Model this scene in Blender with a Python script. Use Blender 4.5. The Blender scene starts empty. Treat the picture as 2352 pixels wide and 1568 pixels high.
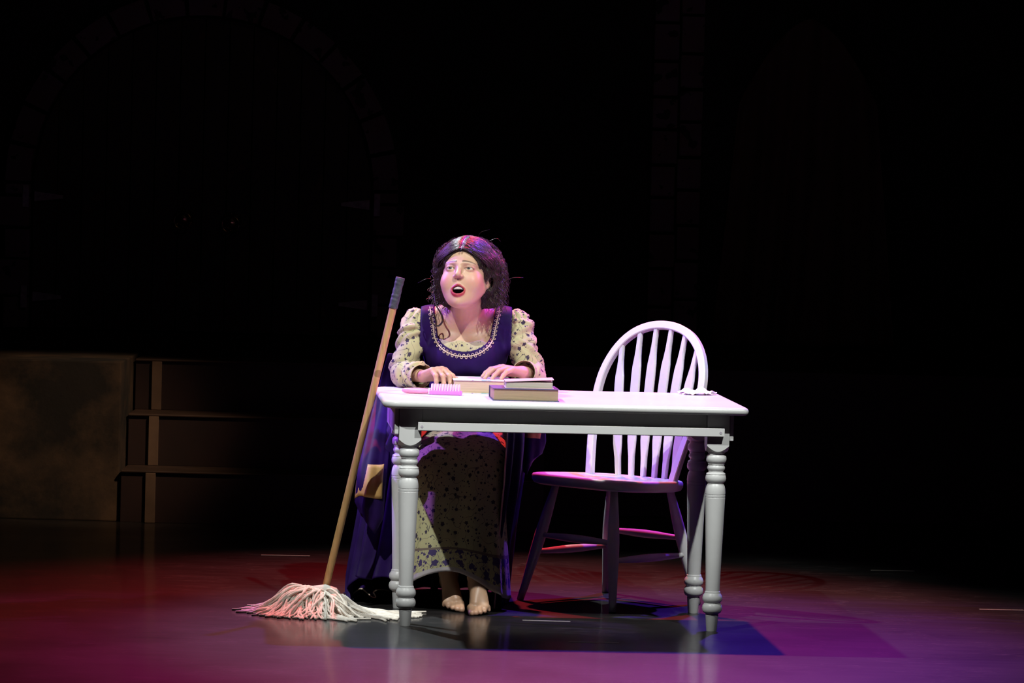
import bpy, bmesh, math, random
import numpy as np
from mathutils import Vector, Matrix

random.seed(7)
rng = np.random.default_rng(11)
scene = bpy.context.scene
col = scene.collection
PI = math.pi

# ------------------------------------------------------------------ camera
FPX = 9000.0
CAM = np.array([0.0, -13.04, 1.56])
PITCH, ROLL = math.radians(2.67), math.radians(1.5)
_d = np.array([0, math.cos(PITCH), -math.sin(PITCH)])
_r0 = np.array([1.0, 0, 0]); _u0 = np.array([0, math.sin(PITCH), math.cos(PITCH)])
_r = _r0 * math.cos(ROLL) + _u0 * math.sin(ROLL)
_u = _u0 * math.cos(ROLL) - _r0 * math.sin(ROLL)
cd = bpy.data.cameras.new('camera'); cam = bpy.data.objects.new('camera', cd); col.objects.link(cam)
cd.sensor_width = 36.0; cd.lens = FPX / 2352 * 36.0; cd.clip_end = 200
cam.matrix_world = Matrix(((_r[0], _u[0], -_d[0], CAM[0]), (_r[1], _u[1], -_d[1], CAM[1]),
                           (_r[2], _u[2], -_d[2], CAM[2]), (0, 0, 0, 1)))
scene.camera = cam

def ray(x, y): return _d + (x - 1176) / FPX * _r + (784 - y) / FPX * _u
def at(x, y, Y):
    q = ray(x, y); return CAM + q * (Y - CAM[1]) / q[1]
def atz(x, y, z=0.0):
    q = ray(x, y); return CAM + q * (z - CAM[2]) / q[2]

# ------------------------------------------------------------------ world, stage lamps, exposure
world = bpy.data.worlds.new('world'); scene.world = world; world.use_nodes = True
world.node_tree.nodes['Background'].inputs[0].default_value = (0.5, 0.35, 0.3, 1)
world.node_tree.nodes['Background'].inputs[1].default_value = 0.0004
scene.view_settings.view_transform = 'Standard'; scene.view_settings.look = 'None'
scene.view_settings.exposure = 0.0; scene.view_settings.gamma = 1.0
scene.view_settings.use_curve_mapping = False
scene.cycles.caustics_reflective = False; scene.cycles.caustics_refractive = False

def spot(name, loc, target, power, color, half_deg, blend=0.5, radius=0.06):
    l = bpy.data.lights.new(name, 'SPOT'); l.energy = power; l.color = color
    l.spot_size = math.radians(half_deg * 2); l.spot_blend = blend; l.shadow_soft_size = radius
    o = bpy.data.objects.new(name, l); col.objects.link(o); o.location = loc
    o.rotation_euler = (Vector(target) - Vector(loc)).to_track_quat('-Z', 'Y').to_euler()
    return o
# front of house pair (neutral), back row (cool white, red, blue), side booms (violet, magenta)
spot('front_spot_left', (-3.0, -4.9, 7.3), (-0.05, 0.3, 0.85), 2400, (0.97, 1.0, 0.96), 7.0, 0.6)
spot('front_spot_right', (2.45, -4.8, 7.0), (0.2, 0.3, 0.85), 2250, (0.97, 1.0, 0.96), 7.0, 0.6)
spot('back_spot_white', (-2.2, 2.9, 5.2), (0.75, -0.2, 0.3), 980, (0.84, 0.95, 1.0), 19, 0.7)
spot('back_spot_red', (0.15, 3.0, 5.2), (-0.1, 0.25, 0.0), 1900, (1.0, 0.05, 0.07), 23, 0.75)
spot('back_spot_blue', (1.6, 2.9, 5.2), (0.35, -0.2, 0.3), 2000, (0.16, 0.04, 1.0), 17, 0.9)
spot('side_spot_violet', (-4.6, 1.75, 3.8), (-0.05, 0.6, 0.80), 2100, (0.36, 0.10, 1.0), 8, 0.7)
spot('side_spot_magenta', (4.4, 2.3, 4.4), (-0.05, 0.62, 0.98), 950, (1.0, 0.08, 0.80), 5, 0.7)
spot('back_scenery_fill', (1.2, 0.6, 5.5), (-0.6, 6.0, 1.6), 10, (0.9, 0.62, 0.62), 34, 0.9, 0.3)  # added weak fill that lifts the dark back scenery
spot('step_glow', (1.8, -0.5, 5.0), (-1.72, 3.4, 0.42), 950, (1.0, 0.66, 0.42), 5.5, 0.9, 0.1)

# ------------------------------------------------------------------ node material helpers
def new_mat(name):
    m = bpy.data.materials.new(name); m.use_nodes = True
    nt = m.node_tree; b = nt.nodes['Principled BSDF']
    return m, nt, b
def N(nt, t, **kw):
    n = nt.nodes.new(t)
    for k, v in kw.items(): setattr(n, k, v)
    return n
def val(nt, op, a, b=None, clamp=False):
    n = nt.nodes.new('ShaderNodeMath'); n.operation = op; n.use_clamp = clamp
    for i, v in enumerate((a, b)):
        if v is None: continue
        if isinstance(v, (int, float)): n.inputs[i].default_value = v
        else: nt.links.new(v, n.inputs[i])
    return n.outputs[0]
def mixc(nt, fac, a, b):
    n = nt.nodes.new('ShaderNodeMix'); n.data_type = 'RGBA'
    if isinstance(fac, (int, float)): n.inputs[0].default_value = fac
    else: nt.links.new(fac, n.inputs[0])
    for i, v in ((6, a), (7, b)):
        if isinstance(v, tuple): n.inputs[i].default_value = (*v[:3], 1)
        else: nt.links.new(v, n.inputs[i])
    return n.outputs[2]
def noise(nt, scale, detail=3, vec=None, rough=0.5, out=0):
    n = nt.nodes.new('ShaderNodeTexNoise'); n.inputs['Scale'].default_value = scale
    n.inputs['Detail'].default_value = detail; n.inputs['Roughness'].default_value = rough
    if vec is not None: nt.links.new(vec, n.inputs['Vector'])
    return n.outputs[out]
def coords(nt, which='Object', scale=None, rot=None):
    c = nt.nodes.new('ShaderNodeTexCoord').outputs[which]
    if scale is None and rot is None: return c
    m = nt.nodes.new('ShaderNodeMapping'); nt.links.new(c, m.inputs[0])
    if scale: m.inputs['Scale'].default_value = scale
    if rot: m.inputs['Rotation'].default_value = rot
    return m.outputs[0]
def ramp(nt, fac, lo, hi):
    n = nt.nodes.new('ShaderNodeMapRange'); nt.links.new(fac, n.inputs[0])
    n.inputs[1].default_value = lo; n.inputs[2].default_value = hi
    return n.outputs[0]
def bump(nt, b, h, strength=0.3, dist=0.002):
    n = nt.nodes.new('ShaderNodeBump'); n.inputs['Strength'].default_value = strength
    n.inputs['Distance'].default_value = dist
    nt.links.new(h, n.inputs['Height']); nt.links.new(n.outputs[0], b.inputs['Normal'])
def solid(name, c, rough=0.5, metal=0.0, var=0.12, scale=25.0, bmp=0.0, sheen=0.0):
    m, nt, b = new_mat(name)
    v = coords(nt)
    nz = noise(nt, scale, 4, v)
    out = mixc(nt, ramp(nt, nz, 0.3, 0.7), tuple(x * (1 - var) for x in c), tuple(min(1, x * (1 + var)) for x in c))
    nt.links.new(out, b.inputs['Base Color'])
    b.inputs['Roughness'].default_value = rough; b.inputs['Metallic'].default_value = metal
    if sheen: b.inputs['Sheen Weight'].default_value = sheen
    if bmp: bump(nt, b, nz, bmp, 0.002)
    return m

M = {}
M['white'] = solid('white_paint', (0.60, 0.60, 0.60), 0.38, var=0.03, scale=14)
M['pole'] = None
M['black'] = solid('black_void', (0.004, 0.004, 0.004), 0.9)

def floor_material():
    m, nt, b = new_mat('stage_floor_black')
    v = coords(nt)
    grain = noise(nt, 9.0, 6, coords(nt, 'Object', (0.35, 3.0, 1)), 0.6)
    scuff = noise(nt, 2.2, 5, v)
    a1 = noise(nt, 6.0, 2, coords(nt, 'Object', (0.5, 9.0, 1), (0, 0, 0.05)))
    a2 = noise(nt, 5.0, 2, coords(nt, 'Object', (0.8, 11.0, 1), (0, 0, -0.35)))
    line1 = val(nt, 'LESS_THAN', val(nt, 'ABSOLUTE', val(nt, 'SUBTRACT', a1, 0.5)), 0.0036)
    line2 = val(nt, 'LESS_THAN', val(nt, 'ABSOLUTE', val(nt, 'SUBTRACT', a2, 0.5)), 0.0028)
    gate = val(nt, 'GREATER_THAN', noise(nt, 4.0, 2, v), 0.52)
    lines = val(nt, 'MULTIPLY', val(nt, 'MAXIMUM', line1, line2), gate)
    base = mixc(nt, ramp(nt, grain, 0.35, 0.7), (0.004, 0.0035, 0.0035), (0.018, 0.015, 0.015))
    base = mixc(nt, val(nt, 'MULTIPLY', lines, 0.55), base, (0.16, 0.13, 0.12))
    nt.links.new(base, b.inputs['Base Color'])
    rg = val(nt, 'ADD', 0.44, val(nt, 'MULTIPLY', ramp(nt, scuff, 0.3, 0.7), 0.12))
    nt.links.new(rg, b.inputs['Roughness'])
    b.inputs['Specular IOR Level'].default_value = 0.5
    b.inputs['Coat Weight'].default_value = 0.55; b.inputs['Coat Roughness'].default_value = 0.13
    bump(nt, b, grain, 0.10, 0.002)
    return m
M['floor'] = floor_material()

def wood_material(name, c1, c2, scale=(30, 30, 2.5), rough=0.5):
    m, nt, b = new_mat(name)
    g = noise(nt, 4.0, 5, coords(nt, 'Object', scale), 0.6)
    knots = val(nt, 'LESS_THAN', noise(nt, 9.0, 1, coords(nt, 'Object', (1, 1, 1))), 0.27)
    cc = mixc(nt, ramp(nt, g, 0.3, 0.7), c1, c2)
    cc = mixc(nt, val(nt, 'MULTIPLY', knots, 0.6), cc, (0.10, 0.05, 0.02))
    nt.links.new(cc, b.inputs['Base Color']); b.inputs['Roughness'].default_value = rough
    return m
M['pole'] = wood_material('pale_broomstick_wood', (0.36, 0.20, 0.075), (0.50, 0.30, 0.125))
M['tape'] = solid('black_cloth_tape', (0.045, 0.047, 0.06), 0.6, var=0.4, scale=90, bmp=0.6)
M['cotton'] = solid('mop_cotton', (0.70, 0.64, 0.56), 0.9, var=0.18, scale=60, bmp=0.4)
M['wrap'] = solid('mop_wrap_tape', (0.50, 0.48, 0.44), 0.7, var=0.08)
M['navy'] = solid('navy_velvet', (0.018, 0.005, 0.066), 0.6, var=0.22, scale=20, sheen=0.0)
M['navy'].node_tree.nodes['Principled BSDF'].inputs['Specular IOR Level'].default_value = 0.12
M['gold'] = solid('gold_lining', (0.48, 0.28, 0.09), 0.55, var=0.1)
M['pinktrim'] = solid('pink_edging', (0.72, 0.40, 0.42), 0.6)
M['lace'] = solid('ivory_lace', (0.58, 0.48, 0.37), 0.7, var=0.06)
M['hair'] = solid('dark_brown_hair', (0.030, 0.015, 0.012), 0.38, var=0.35, scale=120)
M['silver'] = solid('silver_chain', (0.75, 0.75, 0.78), 0.25, 1.0, var=0.02)
M['jet'] = solid('black_drop_bead', (0.01, 0.01, 0.012), 0.15)
M['redlight'] = solid('red_light_on_hair', (0.55, 0.07, 0.04), 0.6, var=0.2, scale=200)  # red stage light on the parting, put into a colour
M['pages'] = None
M['stone'] = None

def pages_material(name, c):
    m, nt, b = new_mat(name)
    g = noise(nt, 6.0, 3, coords(nt, 'Object', (1, 1, 160)), 0.6)
    nt.links.new(mixc(nt, ramp(nt, g, 0.35, 0.7), tuple(x * 0.72 for x in c), c), b.inputs['Base Color'])
    b.inputs['Roughness'].default_value = 0.8; bump(nt, b, g, 0.3, 0.001)
    return m
M['pages'] = pages_material('cream_page_edges', (0.34, 0.26, 0.15))
M['pages_pale'] = pages_material('pale_page_edges', (0.50, 0.48, 0.38))
M['pages_tan'] = pages_material('tan_page_edges', (0.62, 0.48, 0.30))
M['cover_blue'] = solid('dark_blue_book_cloth', (0.06, 0.06, 0.14), 0.55, bmp=0.1)
M['cover_rose'] = solid('rose_book_cloth', (0.60, 0.42, 0.46), 0.55, bmp=0.1)
M['brushpink'] = solid('pink_plastic', (0.80, 0.30, 0.48), 0.3, var=0.05)
M['brushbar'] = solid('mauve_plastic', (0.62, 0.20, 0.60), 0.35, var=0.05)
M['bristle'] = solid('pale_pink_bristle', (0.85, 0.66, 0.70), 0.4, var=0.02)
M['tissue'] = solid('white_tissue', (0.85, 0.83, 0.82), 0.9, var=0.03)
M['brass'] = solid('tarnished_brass', (0.40, 0.30, 0.14), 0.25, 1.0, var=0.3, scale=40)
M['hinge'] = solid('grey_painted_hinge', (0.40, 0.36, 0.42), 0.6, var=0.3, scale=50)
M['doorwood'] = wood_material('dark_door_wood', (0.020, 0.014, 0.010), (0.040, 0.026, 0.018), (14, 14, 1.2), 0.6)
M['curtain'] = solid('brown_drape_cloth', (0.10, 0.065, 0.045), 0.85, var=0.2, scale=8, bmp=0.2)
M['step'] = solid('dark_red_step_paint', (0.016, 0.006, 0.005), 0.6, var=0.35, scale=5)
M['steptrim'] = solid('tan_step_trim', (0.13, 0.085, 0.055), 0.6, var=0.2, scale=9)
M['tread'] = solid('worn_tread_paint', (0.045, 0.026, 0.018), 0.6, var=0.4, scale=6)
M['wall'] = solid('black_back_wall', (0.010, 0.009, 0.009), 0.9, var=0.4, scale=3)
M['tapewhite'] = solid('pale_spike_tape', (0.24, 0.22, 0.19), 0.6)
M['eye'] = None

def stone_material(name, c1, c2, c3):
    m, nt, b = new_mat(name)
    v = coords(nt)
    a = noise(nt, 3.0, 5, v); s = noise(nt, 11.0, 3, v)
    cc = mixc(nt, ramp(nt, a, 0.35, 0.65), c1, c2)
    cc = mixc(nt, val(nt, 'LESS_THAN', s, 0.40), cc, c3)
    nt.links.new(cc, b.inputs['Base Color']); b.inputs['Roughness'].default_value = 0.85
    bump(nt, b, a, 0.4, 0.01)
    return m
M['stone'] = stone_material('painted_stone', (0.13, 0.085, 0.09), (0.19, 0.14, 0.16), (0.02, 0.016, 0.018))
def mottled():
    m, nt, b = new_mat('mottled_stone_paint')
    v = coords(nt); a = noise(nt, 2.6, 6, v, 0.62); s = noise(nt, 7.0, 5, v, 0.6)
    cc = mixc(nt, ramp(nt, a, 0.42, 0.66), (0.006, 0.005, 0.004), (0.085, 0.052, 0.028))
    cc = mixc(nt, val(nt, 'MULTIPLY', ramp(nt, s, 0.45, 0.7), 0.6), cc, (0.012, 0.009, 0.007))
    nt.links.new(cc, b.inputs['Base Color']); b.inputs['Roughness'].default_value = 0.9
    bump(nt, b, s, 0.4, 0.01)
    return m
M['blockstone'] = mottled()

def print_fabric(name, cream, ink, cell=0.042, border=False, vlen=1.0):
    """cream cloth with small dark blossoms on thin vines, laid out in the cloth's own UV (metres)"""
    m, nt, b = new_mat(name)
    uv = N(nt, 'ShaderNodeUVMap').outputs[0]
    def flowers(sc, rad, rnd, soft=0.05):
        vo = N(nt, 'ShaderNodeTexVoronoi'); vo.voronoi_dimensions = '2D'
        vo.inputs['Scale'].default_value = sc; vo.inputs['Randomness'].default_value = rnd
        nt.links.new(uv, vo.inputs['Vector'])
        sub = N(nt, 'ShaderNodeVectorMath'); sub.operation = 'SUBTRACT'
        mul = N(nt, 'ShaderNodeVectorMath'); mul.operation = 'SCALE'; mul.inputs['Scale'].default_value = sc
        nt.links.new(uv, mul.inputs[0])
        nt.links.new(uv, sub.inputs[0]); nt.links.new(vo.outputs['Position'], sub.inputs[1])
        sx = N(nt, 'ShaderNodeSeparateXYZ'); nt.links.new(sub.outputs[0], sx.inputs[0])
        th = val(nt, 'ARCTAN2', sx.outputs[1], sx.outputs[0])
        sr = N(nt, 'ShaderNodeSeparateXYZ'); nt.links.new(vo.outputs['Color'], sr.inputs[0])
        th = val(nt, 'ADD', th, val(nt, 'MULTIPLY', sr.outputs[0], 6.0))
        pet = val(nt, 'MULTIPLY', val(nt, 'COSINE', val(nt, 'MULTIPLY', th, 5.0)), 0.16 * rad)
        rr = val(nt, 'MULTIPLY', val(nt, 'ADD', pet, rad), val(nt, 'ADD', 0.65, val(nt, 'MULTIPLY', sr.outputs[1], 0.6)))
        ln = val(nt, 'SQRT', val(nt, 'ADD', val(nt, 'MULTIPLY', sx.outputs[0], sx.outputs[0]), val(nt, 'MULTIPLY', sx.outputs[1], sx.outputs[1])))
        return val(nt, 'LESS_THAN', val(nt, 'MULTIPLY', ln, sc), rr)
    f1 = val(nt, 'MAXIMUM', flowers(1 / cell, 0.15, 0.85), flowers(1.9 / cell, 0.11, 1.0))
    nz = noise(nt, 0.55 / cell, 1, uv)
    vine = val(nt, 'LESS_THAN', val(nt, 'ABSOLUTE', val(nt, 'SUBTRACT', nz, 0.5)), 0.0045)
    ink_m = val(nt, 'MAXIMUM', f1, val(nt, 'MULTIPLY', vine, 0.75))
    cc = mixc(nt, ink_m, cream, ink)
    if border:
        sv = N(nt, 'ShaderNodeSeparateXYZ'); nt.links.new(uv, sv.inputs[0])
        dv = val(nt, 'SUBTRACT', vlen, sv.outputs[1])      # distance up from the hem
        inb = val(nt, 'LESS_THAN', dv, 0.085)
        fb = flowers(1 / 0.046, 0.25, 0.35)
        fs = flowers(1 / 0.024, 0.19, 0.8)
        nb = noise(nt, 45.0, 1, uv)
        vb = val(nt, 'LESS_THAN', val(nt, 'ABSOLUTE', val(nt, 'SUBTRACT', nb, 0.5)), 0.012)
        mb = val(nt, 'MAXIMUM', val(nt, 'MAXIMUM', fb, fs), vb)
        cb = mixc(nt, mb, cream, (0.05, 0.03, 0.12))
        stripe = val(nt, 'LESS_THAN', val(nt, 'ABSOLUTE', val(nt, 'SUBTRACT', dv, 0.082)), 0.004)
        cb = mixc(nt, stripe, cb, (0.16, 0.12, 0.10))
        cb = mixc(nt, val(nt, 'LESS_THAN', dv, 0.016), cb, (0.42, 0.38, 0.40))
        cc = mixc(nt, inb, cc, cb)
    nt.links.new(cc, b.inputs['Base Color']); b.inputs['Roughness'].default_value = 0.8
    return m
CREAM = (0.42, 0.39, 0.215)
M['print'] = print_fabric('cream_floral_print', CREAM, (0.035, 0.025, 0.05))

# ------------------------------------------------------------------ object helpers
def props(o, label=None, cat=None, group=None, kind=None):
    if label: o['label'] = label
    if cat: o['category'] = cat
    if group: o['group'] = group
    if kind: o['kind'] = kind
    return o
def empty(name, loc=(0, 0, 0), rz=0.0, label=None, cat=None, group=None, kind=None):
    o = bpy.data.objects.new(name, None); col.objects.link(o)
    o.location = loc; o.rotation_euler = (0, 0, rz); o.empty_display_size = 0.1
    return props(o, label, cat, group, kind)
def link(name, me, mat=None, parent=None, smooth=False):
    o = bpy.data.objects.new(name, me); col.objects.link(o)
    if mat is not None and not me.materials: me.materials.append(mat)
    if parent is not None: o.parent = parent
    if smooth:
        me.polygons.foreach_set('use_smooth', [True] * len(me.polygons))
    return o
def mesh_arrays(name, V, Q):
    """fast mesh from numpy vertices and quads"""
    me = bpy.data.meshes.new(name); V = np.asarray(V, np.float32); Q = np.asarray(Q, np.int32)
    me.vertices.add(len(V)); me.vertices.foreach_set('co', V.ravel())
    k = Q.shape[1]
    me.loops.add(Q.size); me.loops.foreach_set('vertex_index', Q.ravel())
    me.polygons.add(len(Q)); me.polygons.foreach_set('loop_start', np.arange(0, Q.size, k, dtype=np.int32))
    me.update(calc_edges=True); me.validate()
    return me
def finish(name, bm, mat, parent=None, smooth=False, origin=None):
    if origin is not None: bmesh.ops.translate(bm, verts=bm.verts, vec=-Vector(origin))
    bmesh.ops.recalc_face_normals(bm, faces=bm.faces)
    me = bpy.data.meshes.new(name); bm.to_mesh(me); bm.free()
    o = link(name, me, mat, parent, smooth)
    if origin is not None and parent is None: o.location = origin
    return o
def box(bm, x0, x1, y0, y1, z0, z1, bevel=0.0, seg=2):
    r = bmesh.ops.create_cube(bm, size=1.0)
    vs = r['verts']
    for v in vs:
        v.co = Vector(((x0 + x1) / 2 + v.co.x * (x1 - x0), (y0 + y1) / 2 + v.co.y * (y1 - y0), (z0 + z1) / 2 + v.co.z * (z1 - z0)))
    if bevel:
        es = list({e for v in vs for e in v.link_edges})
        bmesh.ops.bevel(bm, geom=es, offset=bevel, segments=seg, profile=0.6, affect='EDGES')
def boxobj(name, dims, mat, parent=None, bevel=0.003, seg=2, smooth=False):
    bm = bmesh.new(); box(bm, *dims, bevel=bevel, seg=seg)
    return finish(name, bm, mat, parent, smooth)
def lathe(bm, prof, seg=32, axis=Matrix.Identity(4)):
    rings = []
    for r, z in prof:
        rings.append([bm.verts.new(axis @ Vector((r * math.cos(2 * PI * i / seg), r * math.sin(2 * PI * i / seg), z))) for i in range(seg)])
    for a, b in zip(rings, rings[1:]):
        for i in range(seg):
            bm.faces.new((a[i], a[(i + 1) % seg], b[(i + 1) % seg], b[i]))
    bm.faces.new(rings[0][::-1]); bm.faces.new(rings[-1])
def tube(bm, pts, rad, seg=8, caps=True, flat=1.0, up=None):
    """tube along a polyline; rad is one number or one per point"""
    P = [Vector(p) for p in pts]; n = len(P)
    if isinstance(rad, (int, float)): rad = [rad] * n
    t0 = (P[1] - P[0]).normalized()
    ref = Vector(up) if up is not None else (Vector((0, 0, 1)) if abs(t0.z) < 0.9 else Vector((1, 0, 0)))
    nrm = (ref - t0 * ref.dot(t0)).normalized()
    rings = []
    for i in range(n):
        t = (P[min(i + 1, n - 1)] - P[max(i - 1, 0)]).normalized()
        nrm = (nrm - t * nrm.dot(t))
        nrm = nrm.normalized() if nrm.length > 1e-6 else t.orthogonal().normalized()
        bi = t.cross(nrm)
        rings.append([bm.verts.new(P[i] + nrm * (rad[i] * math.cos(2 * PI * k / seg)) + bi * (rad[i] * flat * math.sin(2 * PI * k / seg))) for k in range(seg)])
    for a, b in zip(rings, rings[1:]):
        for k in range(seg):
            bm.faces.new((a[k], a[(k + 1) % seg], b[(k + 1) % seg], b[k]))
    if caps and seg > 2:
        bm.faces.new(rings[0][::-1]); bm.faces.new(rings[-1])
def copy_of(o, parent=None, **kw):
    c = o.copy(); col.objects.link(c); c.parent = parent
    for k, v in kw.items(): setattr(c, k, v)
    return c
def spline(pts, n):
    """Catmull-Rom through the points"""
    P = np.asarray(pts, float); m = len(P)
    Q = np.vstack([2 * P[0] - P[1], P, 2 * P[-1] - P[-2]])
    out = []
    for s in np.linspace(0, m - 1, n):
        i = min(int(s), m - 2); t = s - i
        a, b, c, d = Q[i], Q[i + 1], Q[i + 2], Q[i + 3]
        out.append(0.5 * (2 * b + (c - a) * t + (2 * a - 5 * b + 4 * c - d) * t ** 2 + (3 * b - a - 3 * c + d) * t ** 3))
    return np.array(out)

# ================================================================== THE SETTING
bm = bmesh.new(); box(bm, -7, 7, -9, 7.5, -0.08, 0.0)
props(finish('floor', bm, M['floor']), 'black glossy stage floor with scuffs and scratches', 'floor', kind='structure')
bm = bmesh.new(); box(bm, -7, 7, 6.4, 6.6, 0.0, 6.5)
wall = props(finish('wall_back', bm, M['wall']), 'black wall at the back of the stage', 'wall', kind='structure')

# --- raised landing with wide dark steps
RX = -1.52
stairs = empty('stage_steps', (-1.0, 3.3, 0), 0, 'wide dark red stage steps leading up to the landing', 'steps')
SX0, SX1 = -0.62, 1.15
RH, TD = 0.219, 0.27
for i in range(3):
    y0 = i * TD; z0 = i * RH
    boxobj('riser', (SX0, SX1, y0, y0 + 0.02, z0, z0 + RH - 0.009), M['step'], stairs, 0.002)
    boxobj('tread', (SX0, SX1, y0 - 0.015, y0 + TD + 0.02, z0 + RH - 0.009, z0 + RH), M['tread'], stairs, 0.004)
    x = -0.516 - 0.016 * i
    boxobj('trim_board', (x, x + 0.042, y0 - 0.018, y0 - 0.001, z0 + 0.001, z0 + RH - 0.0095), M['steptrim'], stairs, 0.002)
props(boxobj('landing', (-3.6, 2.6, 4.14, 6.4, 0.0, 3 * RH), M['step'], None, 0.004), 'dark landing behind the steps below the double door', 'landing', kind='structure')
bm = bmesh.new(); box(bm, -3.2, -1.63, 3.32, 4.13, 0.0, 3 * RH + 0.012, 0.006)
props(finish('stone_block', bm, M['blockstone']), 'low wall painted with mottled brown stone beside the steps', 'low wall')

# --- arch with stones, double door
AY = 6.38
def wp(x, y, Y=AY): return at(x, y, Y)
c0 = wp(468, 430); acx, acz = c0[0], c0[2]
S5 = FPX / (AY + 13.04)
RI, RO = 392 / S5, 448 / S5
zb = 3 * RH
arch = empty('stone_arch', (acx, AY - 0.02, zb), 0, 'arch of grey painted stones around the dark double door', 'arch')
def arch_stone(a0, a1, parent):
    bm = bmesh.new(); k = 4; vs = []
    for y in (-0.10, 0.02):
        for r in (RI, RO):
            vs.append([bm.verts.new((r * math.cos(a0 + (a1 - a0) * j / k), y, acz - zb + r * math.sin(a0 + (a1 - a0) * j / k))) for j in range(k + 1)])
    fi, fo, bi, bo = vs
    for j in range(k):
        bm.faces.new((fi[j], fo[j], fo[j + 1], fi[j + 1])); bm.faces.new((bi[j], bi[j + 1], bo[j + 1], bo[j]))
        bm.faces.new((fi[j], fi[j + 1], bi[j + 1], bi[j])); bm.faces.new((fo[j], bo[j], bo[j + 1], fo[j + 1]))
    bm.faces.new((fi[0], bi[0], bo[0], fo[0])); bm.faces.new((fi[k], fo[k], bo[k], bi[k]))
    return finish('stone', bm, M['stone'], parent)
na = 15
for i in range(na):
    g = 0.012
    o = arch_stone(PI * i / na + g, PI * (i + 1) / na - g, arch); o.location.y = random.uniform(-0.012, 0.012)
jz = acz - zb; zc = 0.0; k = 0
while zc < jz - 0.02:
    h = min(random.uniform(0.15, 0.21), jz - zc)
    for s in (-1, 1):
        x0, x1 = sorted((s * RI, s * (RO + (0.03 if k % 2 else 0))))
        o = boxobj('stone', (x0, x1, -0.10, 0.02, zc + 0.006, zc + h - 0.006), M['stone'], arch, 0.008)
        o.location.y = random.uniform(-0.012, 0.012)
    zc += h; k += 1
door = empty('door_1', (acx, AY - 0.03, zb), 0, 'dark wooden arched double door with ring handles and strap hinges', 'door', kind='structure')
def leaf(s):
    n = 7; w = (RI - 0.012) / n
    for i in range(n):
        x0, x1 = i * w + 0.003, (i + 1) * w - 0.003
        r2 = RI - 0.012
        def top(x): return jz + math.sqrt(max(0, r2 * r2 - x * x))
        bm = bmesh.new(); fr = []
        for y in (-0.05, 0.0):
            fr.append([bm.verts.new((s * x, y, z)) for x, z in ((x0, 0.01), (x1, 0.01), (x1, top(x1)), ((x0 + x1) / 2, top((x0 + x1) / 2)), (x0, top(x0)))])
        bm.faces.new(fr[0]); bm.faces.new(fr[1][::-1])
        for j in range(5): bm.faces.new((fr[0][j], fr[1][j], fr[1][(j + 1) % 5], fr[0][(j + 1) % 5]))
        finish('plank', bm, M['doorwood'], door)
for s in (-1, 1): leaf(s)
for px_, py_ in ((420, 502), (530, 510)):
    p = wp(px_, py_, AY - 0.1) - np.array([acx, AY - 0.03, zb])
    h = empty('handle', (p[0], -0.05, p[2])); h.parent = door
    bm = bmesh.new(); lathe(bm, [(0.03, 0), (0.05, 0.004), (0.046, 0.012), (0.026, 0.026), (0.001, 0.03)], 20, Matrix.Rotation(PI / 2, 4, 'X')); finish('back_plate', bm, M['brass'], h, True)
    bm = bmesh.new(); tube(bm, [(0.042 * math.cos(a), -0.034 - 0.006 * math.cos(a), -0.012 + 0.042 * math.sin(a)) for a in np.linspace(0, 2 * PI, 29)], 0.006, 8); finish('ring', bm, M['brass'], h, True)
    for a in np.linspace(0, 2 * PI, 9)[:-1]:
        bm = bmesh.new(); bmesh.ops.create_icosphere(bm, subdivisions=2, radius=0.007)
        bmesh.ops.translate(bm, verts=bm.verts, vec=(0.041 * math.cos(a), -0.012, 0.041 * math.sin(a))); finish('stud', bm, M['brass'], h, True)
for s in (1, -1):
    for py_ in (470, 700):
        p = wp(826, py_, AY - 0.1); z = p[2] - zb
        bm = bmesh.new(); v = []
        for y in (-0.066, -0.05):
            v.append([bm.verts.new((s * x, y, z + dz)) for x, dz in ((RI - 0.16, -0.008), (RI - 0.02, -0.024), (RI - 0.02, 0.024), (RI - 0.16, 0.008))])
        bm.faces.new(v[0]); bm.faces.new(v[1][::-1])
        for j in range(4): bm.faces.new((v[0][j], v[1][j], v[1][(j + 1) % 4], v[0][(j + 1) % 4]))
        finish('strap_hinge', bm, M['hinge'], door)
        x0, x1 = sorted((s * (RI + 0.004), s * (RI + 0.034)))
        boxobj('hinge_plate', (x0, x1, -0.105, -0.092, z - 0.055, z + 0.055), M['hinge'], door, 0.002)

# --- stone pillar and draped opening on the other side
pb = wp(1550, 740)
pil = empty('stone_pillar', (wp(1552, 430)[0], AY - 0.02, zb), 0, 'pillar of reddish painted stones beside the draped opening', 'pillar')
zc = 0.0; k = 0
while zc < 2.05:
    h = random.choice((0.16, 0.175, 0.19))
    xm = random.uniform(-0.006, 0.006)
    for x0, x1 in ((-0.128, xm - 0.005), (xm + 0.005, 0.118)):
        o = boxobj('stone', (x0, x1, -0.09, 0.02, zc + 0.007, zc + h - 0.007), M['stone'], pil, 0.009)
        o.location.y = random.uniform(-0.014, 0.014); o.location.z = 0.04 if x0 > -0.05 else 0.0
    zc += h
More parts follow.
